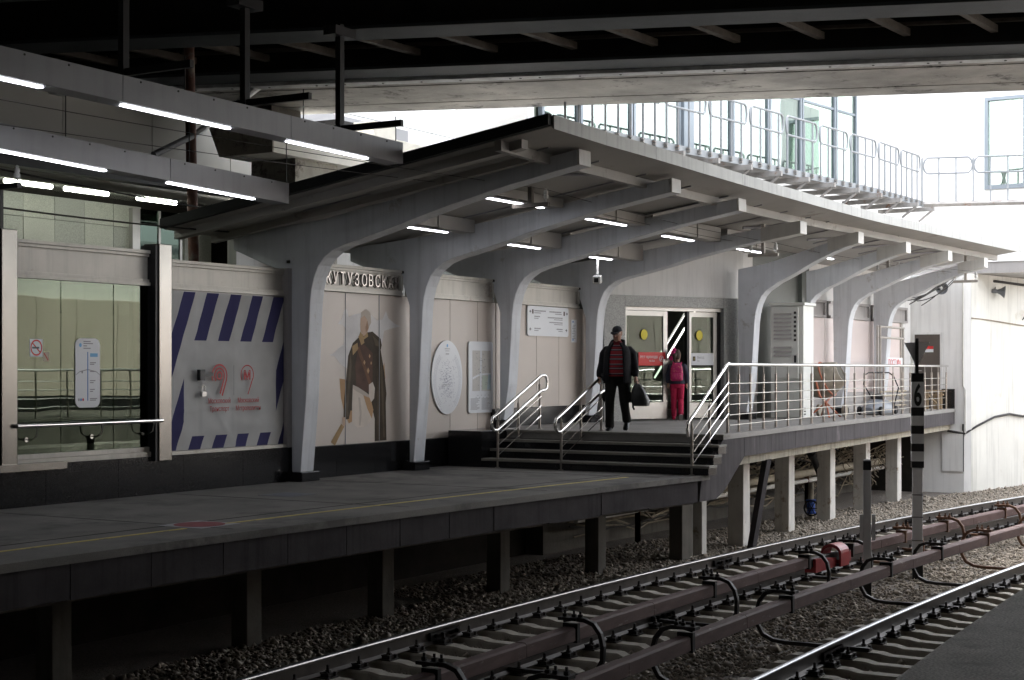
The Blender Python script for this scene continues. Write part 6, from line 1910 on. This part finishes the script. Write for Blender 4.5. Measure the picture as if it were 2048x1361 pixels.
def stripe_mat():
    m = bpy.data.materials.new('striped_shirt'); m.use_nodes = True
    N, L = m.node_tree.nodes, m.node_tree.links
    p = N['Principled BSDF']; p.inputs['Roughness'].default_value = .85
    tc = N.new('ShaderNodeTexCoord'); sx = N.new('ShaderNodeSeparateXYZ'); L.new(tc.outputs['Object'], sx.inputs[0])
    a = N.new('ShaderNodeMath'); a.operation = 'DIVIDE'; a.inputs[1].default_value = .158; L.new(sx.outputs['Z'], a.inputs[0])
    f = N.new('ShaderNodeMath'); f.operation = 'FRACT'; L.new(a.outputs[0], f.inputs[0])
    r = N.new('ShaderNodeValToRGB'); r.color_ramp.interpolation = 'CONSTANT'
    e = r.color_ramp.elements
    red, dark, pale = (.23, .008, .014, 1), (.020, .016, .028, 1), (.34, .30, .32, 1)
    e[0].position = 0; e[0].color = red
    e[1].position = .36; e[1].color = dark
    for pos, c in ((.46, pale), (.52, dark), (.60, red), (.80, dark), (.92, pale), (.975, dark)):
        q = e.new(pos); q.color = c
    L.new(f.outputs[0], r.inputs[0]); L.new(r.outputs[0], p.inputs['Base Color'])
    return m
M['shirt'] = stripe_mat()

# man coming down towards the stairs; local axes: x = his left, y = forward
def man():
    ang = math.atan2(-.30, -.955) - math.pi / 2
    pp = Person(P(5.55, 2.34, .602), ang, 'man in black cap, dark jacket and red striped shirt walking down with a bag', 1.0, -1)
    hipR, hipL = (-.10, 0, .92), (.10, 0, .92)
    kneeR, kneeL = (-.115, .13, .50), (.115, .02, .49)
    ankR, ankL = (-.12, .10, .085), (.12, -.24, .17)
    shR, shL = (-.175, -.02, 1.385), (.175, -.02, 1.385)
    elR, elL = (-.28, -.06, 1.14), (.28, -.05, 1.15)
    wrR, wrL = (-.31, .06, .90), (.315, .04, .91)
    b = B()
    b.loft([ell((0, 0, z), rx, ry) for z, rx, ry in ((.86, .12, .09), (.95, .16, .12), (1.08, .15, .13), (1.28, .165, .12), (1.42, .15, .095), (1.48, .07, .065))])
    limb(b, [(0, 0, 1.44), (0, .02, 1.56)], [.058, .055])
    hm = head(b, (0, .045, 1.645), 1.04, .18, -.22)
    limb(b, [shR, elR, wrR], [.055, .043, .028]); limb(b, [shL, elL, wrL], [.055, .043, .028])
    hand(b, wrR, (-.0, .25, -1), (.3, .9, 0), .45); hand(b, wrL, (.05, .1, -1), (-.2, 1, 0), .85)
    limb(b, [hipR, kneeR, ankR], [.075, .050, .036]); limb(b, [hipL, kneeL, ankL], [.075, .050, .036])
    pp.put(b, 'body', M['skin'], voxel=.0085, sm=3)
    # trousers
    b = B()
    b.loft([ell((0, .0, z), rx, ry) for z, rx, ry in ((.80, .15, .11), (.88, .19, .145), (.98, .19, .15), (1.04, .185, .15))])
    limb(b, [(-.10, .01, .90), (-.11, .075, .70), kneeR, (-.12, .11, .26), (-.12, .10, .07)], [.112, .098, .082, .074, .080], 14)
    limb(b, [(.10, .0, .90), (.11, .015, .70), kneeL, (.12, -.12, .30), (.12, -.235, .165)], [.112, .098, .082, .074, .078], 14)
    limb(b, [(-.215, .03, .62), (-.21, .05, .52)], [.05, .05]); limb(b, [(.215, .02, .62), (.21, .02, .52)], [.05, .05])
    pp.put(b, 'trousers', M['trousers'], voxel=.011, sm=3)
    # shirt
    b = B()
    b.loft([ell((0, .01, z), rx, ry, front=f) for z, rx, ry, f in ((.92, .165, .155, .05), (1.0, .18, .165, .15), (1.1, .185, .165, .2), (1.25, .185, .15, .1), (1.38, .175, .12, .05), (1.46, .12, .085, 0), (1.50, .07, .068, 0))])
    pp.put(b, 'shirt', M['shirt'])
    b = B(); b.loft([ell((0, .022, z), r, r * 1.02) for z, r in ((1.475, .078), (1.52, .070), (1.525, .06), (1.48, .062))]); pp.put(b, 'shirt_collar', M['signred'] if False else mat('shirt_collar_red', (.15, .008, .012), .85))
    # open jacket: thick C-shaped shell plus sleeves
    b = B()
    rings = []
    for z, rx, ry, gap in ((.80, .245, .185, 36), (.90, .245, .19, 34), (1.05, .24, .185, 33), (1.2, .235, .175, 32), (1.34, .225, .15, 30), (1.41, .195, .13, 30), (1.455, .14, .11, 30), (1.495, .09, .09, 34)):
        out, inn = [], []
        for k in range(25):
            a = R(90 + gap + (360 - 2 * gap) * k / 24)
            lap = 1.0 + (.05 if k in (0, 1, 23, 24) else 0)
            out.append(Vector((rx * math.cos(a), ry * lap * math.sin(a) + .02, z)))
            inn.append(Vector(((rx - .035) * math.cos(a), (ry - .03) * lap * math.sin(a) + .02, z)))
        rings.append(out + inn[::-1])
    b.loft(rings)
    limb(b, [shR, (-.255, -.05, 1.30), elR, (-.31, -.0, 1.0), (-.305, .05, .925)], [.070, .068, .062, .056, .052], 14)
    limb(b, [shL, (.255, -.05, 1.30), elL, (.31, -.01, 1.02), (.31, .03, .935)], [.070, .068, .062, .056, .052], 14)
    limb(b, [(-.13, .07, 1.45), (-.10, -.05, 1.52), (0, -.085, 1.535), (.10, -.05, 1.52), (.13, .07, 1.45)], [.018, .03, .034, .03, .018], 8)
    limb(b, [(-.24, .10, .95), (-.22, .13, .86)], [.03, .03])
    pp.put(b, 'jacket', M['jacket'], voxel=.0115, sm=2)
    # cap
    hc = Vector((0, .045, 1.645))
    b = B()
    b.loft([[hc + hm @ Vector((rx * math.cos(a), -.004 + ry * math.sin(a), z)) for a in [2 * math.pi * k / 20 for k in range(20)]] for z, rx, ry in ((.040, .081, .102), (.06, .082, .102), (.092, .074, .092), (.117, .052, .066), (.13, .02, .026))])
    pts_t = [hc + hm @ Vector((.075 * math.cos(a), .075 + .115 * math.sin(a), .042 - .25 * max(0, .085 * math.sin(a)))) for a in [math.pi * k / 10 for k in range(11)]]
    b.prism([p for p in pts_t], [p + Vector((0, 0, .009)) for p in pts_t])
    pp.put(b, 'cap', M['cap'])
    b = B()
    for sg in (-1, 1):
        b.tube([hc + hm @ Vector((sg * .032 + .024 * math.cos(a), .099, .006 + .017 * math.sin(a))) for a in [2 * math.pi * k / 14 for k in range(14)]], .0028, 5, True)
        b.tube([hc + hm @ Vector((sg * .056, .096, .008)), hc + hm @ Vector((sg * .076, 0, .012))], .0028, 5)
    pp.put(b, 'glasses', M['alu'])
    b = B()
    b.loft([[hc + hm @ Vector((rx * math.cos(a), -.022 + ry * math.sin(a), z)) for a in [2 * math.pi * k / 18 for k in range(18)]] for z, rx, ry in ((-.035, .068, .078), (0, .0765, .084), (.035, .079, .086))])
    pp.put(b, 'hair', M['hair'])
    for (c, pitch, z0) in ((ankR, 0, 0), (ankL, -.55, .085)):
        b = B()
        f = Matrix.Rotation(pitch, 3, 'X')
        rings = []
        for y, h, wd in ((-.085, .05, .034), (-.06, .085, .042), (0, .095, .044), (.06, .07, .046), (.12, .05, .050), (.165, .04, .044), (.185, .026, .025)):
            rings.append([Vector((c[0], c[1], 0)) + Vector((0, 0, z0)) + f @ Vector((wd * math.cos(a), y, h * .5 + h * .5 * math.sin(a))) for a in [2 * math.pi * k / 14 for k in range(14)]])
        b.loft(rings)
        pp.put(b, 'shoe', M['leather'])
    # bag in his left hand: separate thing
    W = lambda v: tuple(pp.M @ Vector(v))
    bt = thing('bag', 'soft grey and black bag carried in the man’s hand'.replace('’s', 's'), 'bag', W((.36, .03, .42)))
    bt['label'] = 'soft black bag hanging from the hand of the man in the cap'
    b = B()
    b.loft([[Vector((.385 + tx + rx * math.copysign(abs(math.cos(a)) ** .6, math.cos(a)), .02 + ry * math.copysign(abs(math.sin(a)) ** .6, math.sin(a)), z)) for a in [2 * math.pi * k / 20 for k in range(20)]] for z, rx, ry, tx in ((.415, .09, .10, .03), (.425, .14, .14, .02), (.52, .155, .15, .01), (.64, .125, .13, -.02), (.74, .085, .10, -.035), (.79, .05, .07, -.045), (.80, .03, .05, -.05))])
    b.v = [W(v) for v in b.v]; b.build('sack', M['bag'], bt, smooth=True)
    b = B(); b.tube([W(v) for v in ((.345, -.05, .77), (.33, -.035, .83), (.325, .02, .845), (.33, .07, .83), (.345, .09, .77))], .013, 8); b.build('handle', M['leather'], bt, smooth=True)
    b = B(); b.tube([W(v) for v in ((.40, .10, .76), (.47, .12, .64), (.53, .08, .50), (.52, .05, .44))], .016, 8); b.build('piping', M['bagside'], bt, smooth=True)
    b = B(); b.tube([W(v) for v in ((.30, .05, .78), (.27, .08, .6), (.275, .06, .40), (.29, .03, .36))], .018, 6); b.build('strap', M['leather'], bt, smooth=True)
man()

# girl walking in through the doors, seen from behind
def girl():
    gp = DW(OP1 - .42, .12, .602)
    ang = math.atan2(.45, .89) - math.pi / 2
    pp = Person(gp, ang, 'girl in pink leggings and navy jacket walking in through the doors', 1.0)
    hipR, hipL = (-.065, 0, .74), (.065, 0, .74)
    b = B()
    b.loft([ell((0, 0, z), rx, ry, n=16) for z, rx, ry in ((.70, .09, .07), (.78, .115, .085), (.9, .10, .08), (1.05, .12, .085), (1.13, .10, .06), (1.18, .045, .045))])
    limb(b, [(0, 0, 1.15), (0, .01, 1.24)], [.04, .04])
    hm = head(b, (0, .02, 1.325), .88, -.5, -.05)
    limb(b, [(-.13, 0, 1.12), (-.18, -.03, .93), (-.19, .02, .74)], [.04, .033, .023]); limb(b, [(.13, 0, 1.12), (.18, -.03, .93), (.185, .02, .74)], [.04, .033, .023])
    hand(b, (-.19, .02, .74), (0, .1, -1), (-.2, 1, 0), .4, .75); hand(b, (.185, .02, .74), (0, .1, -1), (.2, 1, 0), .4, .75)
    limb(b, [hipL, (.068, .05, .42), (.07, -.12, .12)], [.065, .045, .03]); limb(b, [hipR, (-.066, .05, .42), (-.066, .05, .07)], [.065, .045, .03])
    pp.put(b, 'body', M['skin2'], voxel=.0075, sm=3)
    b = B()
    b.loft([ell((0, 0, z), rx, ry, n=16) for z, rx, ry in ((.66, .10, .085), (.73, .135, .105), (.82, .13, .10), (.86, .12, .095))])
    limb(b, [(.068, 0, .72), (.07, .04, .42), (.07, -.11, .13)], [.085, .062, .052], 12); limb(b, [(-.066, 0, .72), (-.068, .05, .42), (-.066, .05, .09)], [.085, .062, .052], 12)
    pp.put(b, 'leggings', M['pink'], voxel=.009, sm=3)
    b = B()
    b.loft([ell((0, 0, z), rx, ry, n=16) for z, rx, ry in ((.74, .155, .12), (.85, .15, .12), (1.0, .15, .115), (1.1, .145, .10), (1.16, .09, .07), (1.19, .06, .06))])
    limb(b, [(-.13, 0, 1.11), (-.185, -.03, .93), (-.192, .015, .78)], [.06, .054, .045], 12); limb(b, [(.13, 0, 1.11), (.185, -.03, .93), (.187, .015, .78)], [.06, .054, .045], 12)
    pp.put(b, 'jacket', M['navy'], voxel=.009, sm=3)
    hc = Vector((0, .02, 1.325))
    b = B()
    b.loft([[hc + hm @ Vector((rx * math.cos(a), -.014 + ry * math.sin(a), z)) for a in [2 * math.pi * k / 18 for k in range(18)]] for z, rx, ry in ((-.09, .045, .04), (-.06, .06, .066), (-.02, .069, .079), (.02, .072, .084), (.06, .070, .084), (.10, .052, .064), (.12, .02, .024))])
    limb(b, [hc + hm @ Vector((0, -.08, .03)), hc + hm @ Vector((0, -.13, -.02)), hc + hm @ Vector((0, -.12, -.14))], [.035, .042, .02], 10)
    pp.put(b, 'hair', M['hair'], voxel=.008, sm=2)
    for c in ((-.02, -.105, .10), (-.04, -.115, .045), (-.05, -.12, -.055), (-.085, -.10, -.07)):
        b = B()
        for k in range(5):
            a = 2 * math.pi * k / 5
            limb(b, [hc + hm @ Vector(c), hc + hm @ (Vector(c) + Vector((.035 * math.cos(a), -.01, .035 * math.sin(a))))], [.012, .02], 8, 2)
        pp.put(b, 'bow', M['bow'])
    for c, pitch, z0 in (((.07, -.13, 0), -1.0, .06), ((-.066, .05, 0), 0, 0)):
        b = B(); s2 = B()
        f = Matrix.Rotation(pitch, 3, 'X')
        rings = []
        for y, h, wd in ((-.07, .05, .028), (-.045, .075, .034), (0, .075, .036), (.05, .055, .038), (.09, .045, .038), (.12, .03, .028)):
            rings.append([Vector(c) + Vector((0, 0, z0)) + f @ Vector((wd * math.cos(a), y, .012 + h * .5 + h * .5 * math.sin(a))) for a in [2 * math.pi * k / 14 for k in range(14)]])
        b.loft(rings)
        sh = pp.put(b, 'shoe', M['pink'])
        pts_ = [(.028, -.07), (.036, -.04), (.038, .06), (.03, .11), (0, .125), (-.03, .11), (-.038, .06), (-.036, -.04), (-.028, -.07)]
        s2.prism([Vector(c) + Vector((0, 0, z0)) + f @ Vector((x, y, 0)) for x, y in pts_], [Vector(c) + Vector((0, 0, z0)) + f @ Vector((x, y, .016)) for x, y in pts_])
        pp.put(s2, 'sole', M['sole'], sh, smooth=False)
    W = lambda v: tuple(pp.M @ Vector(v))
    bt = thing('backpack', 'pink patterned backpack on the back of the girl', 'backpack', W((0, -.15, .95)))
    b = B()
    b.loft([[Vector((rx * math.copysign(abs(math.cos(a)) ** .6, math.cos(a)) - .02, -.175 + ry * math.copysign(abs(math.sin(a)) ** .6, math.sin(a)), z)) for a in [2 * math.pi * k / 20 for k in range(20)]] for z, rx, ry in ((.80, .09, .04), (.82, .125, .065), (.95, .13, .075), (1.08, .115, .065), (1.15, .085, .05), (1.17, .05, .03))])
    b.v = [W(v) for v in b.v]; b.build('sack', M['packpink'], bt, smooth=True)
    b = B()
    b.loft([[Vector((rx * math.copysign(abs(math.cos(a)) ** .6, math.cos(a)) - .02, -.25 + ry * math.copysign(abs(math.sin(a)) ** .6, math.sin(a)), z)) for a in [2 * math.pi * k / 16 for k in range(16)]] for z, rx, ry in ((.825, .085, .015), (.84, .10, .03), (.93, .10, .03), (.96, .08, .015))])
    b.v = [W(v) for v in b.v]; b.build('front_pocket', M['packpink'], bt, smooth=True)
    for sg in (-1, 1):
        b = B(); b.tube([W(v) for v in ((sg * .07, -.12, 1.14), (sg * .085, -.02, 1.185), (sg * .095, .07, 1.12), (sg * .10, .12, .98), (sg * .11, .04, .84), (sg * .10, -.1, .83))], .014, 6); b.build('strap', M['packpink'], bt, smooth=True)
girl()

# ---------------------------------------------------------------- lettering becomes plain meshes
bpy.context.view_layer.update()
dg = bpy.context.evaluated_depsgraph_get()
fonts = [o for o in COL.objects if o.type == 'FONT']
done = []
for o in fonts:
    me = bpy.data.meshes.new_from_object(o.evaluated_get(dg))
    done.append((o, me))
for o, me in done:
    n = bpy.data.objects.new('tmp', me)
    COL.objects.link(n)
    n.parent = o.parent
    n.matrix_parent_inverse = o.matrix_parent_inverse.copy()
    n.location, n.rotation_euler, n.scale = o.location.copy(), o.rotation_euler.copy(), o.scale.copy()
    base = o.name.split('.')[0]
    bpy.data.objects.remove(o, do_unlink=True)
    n.name = base
    me.name = base
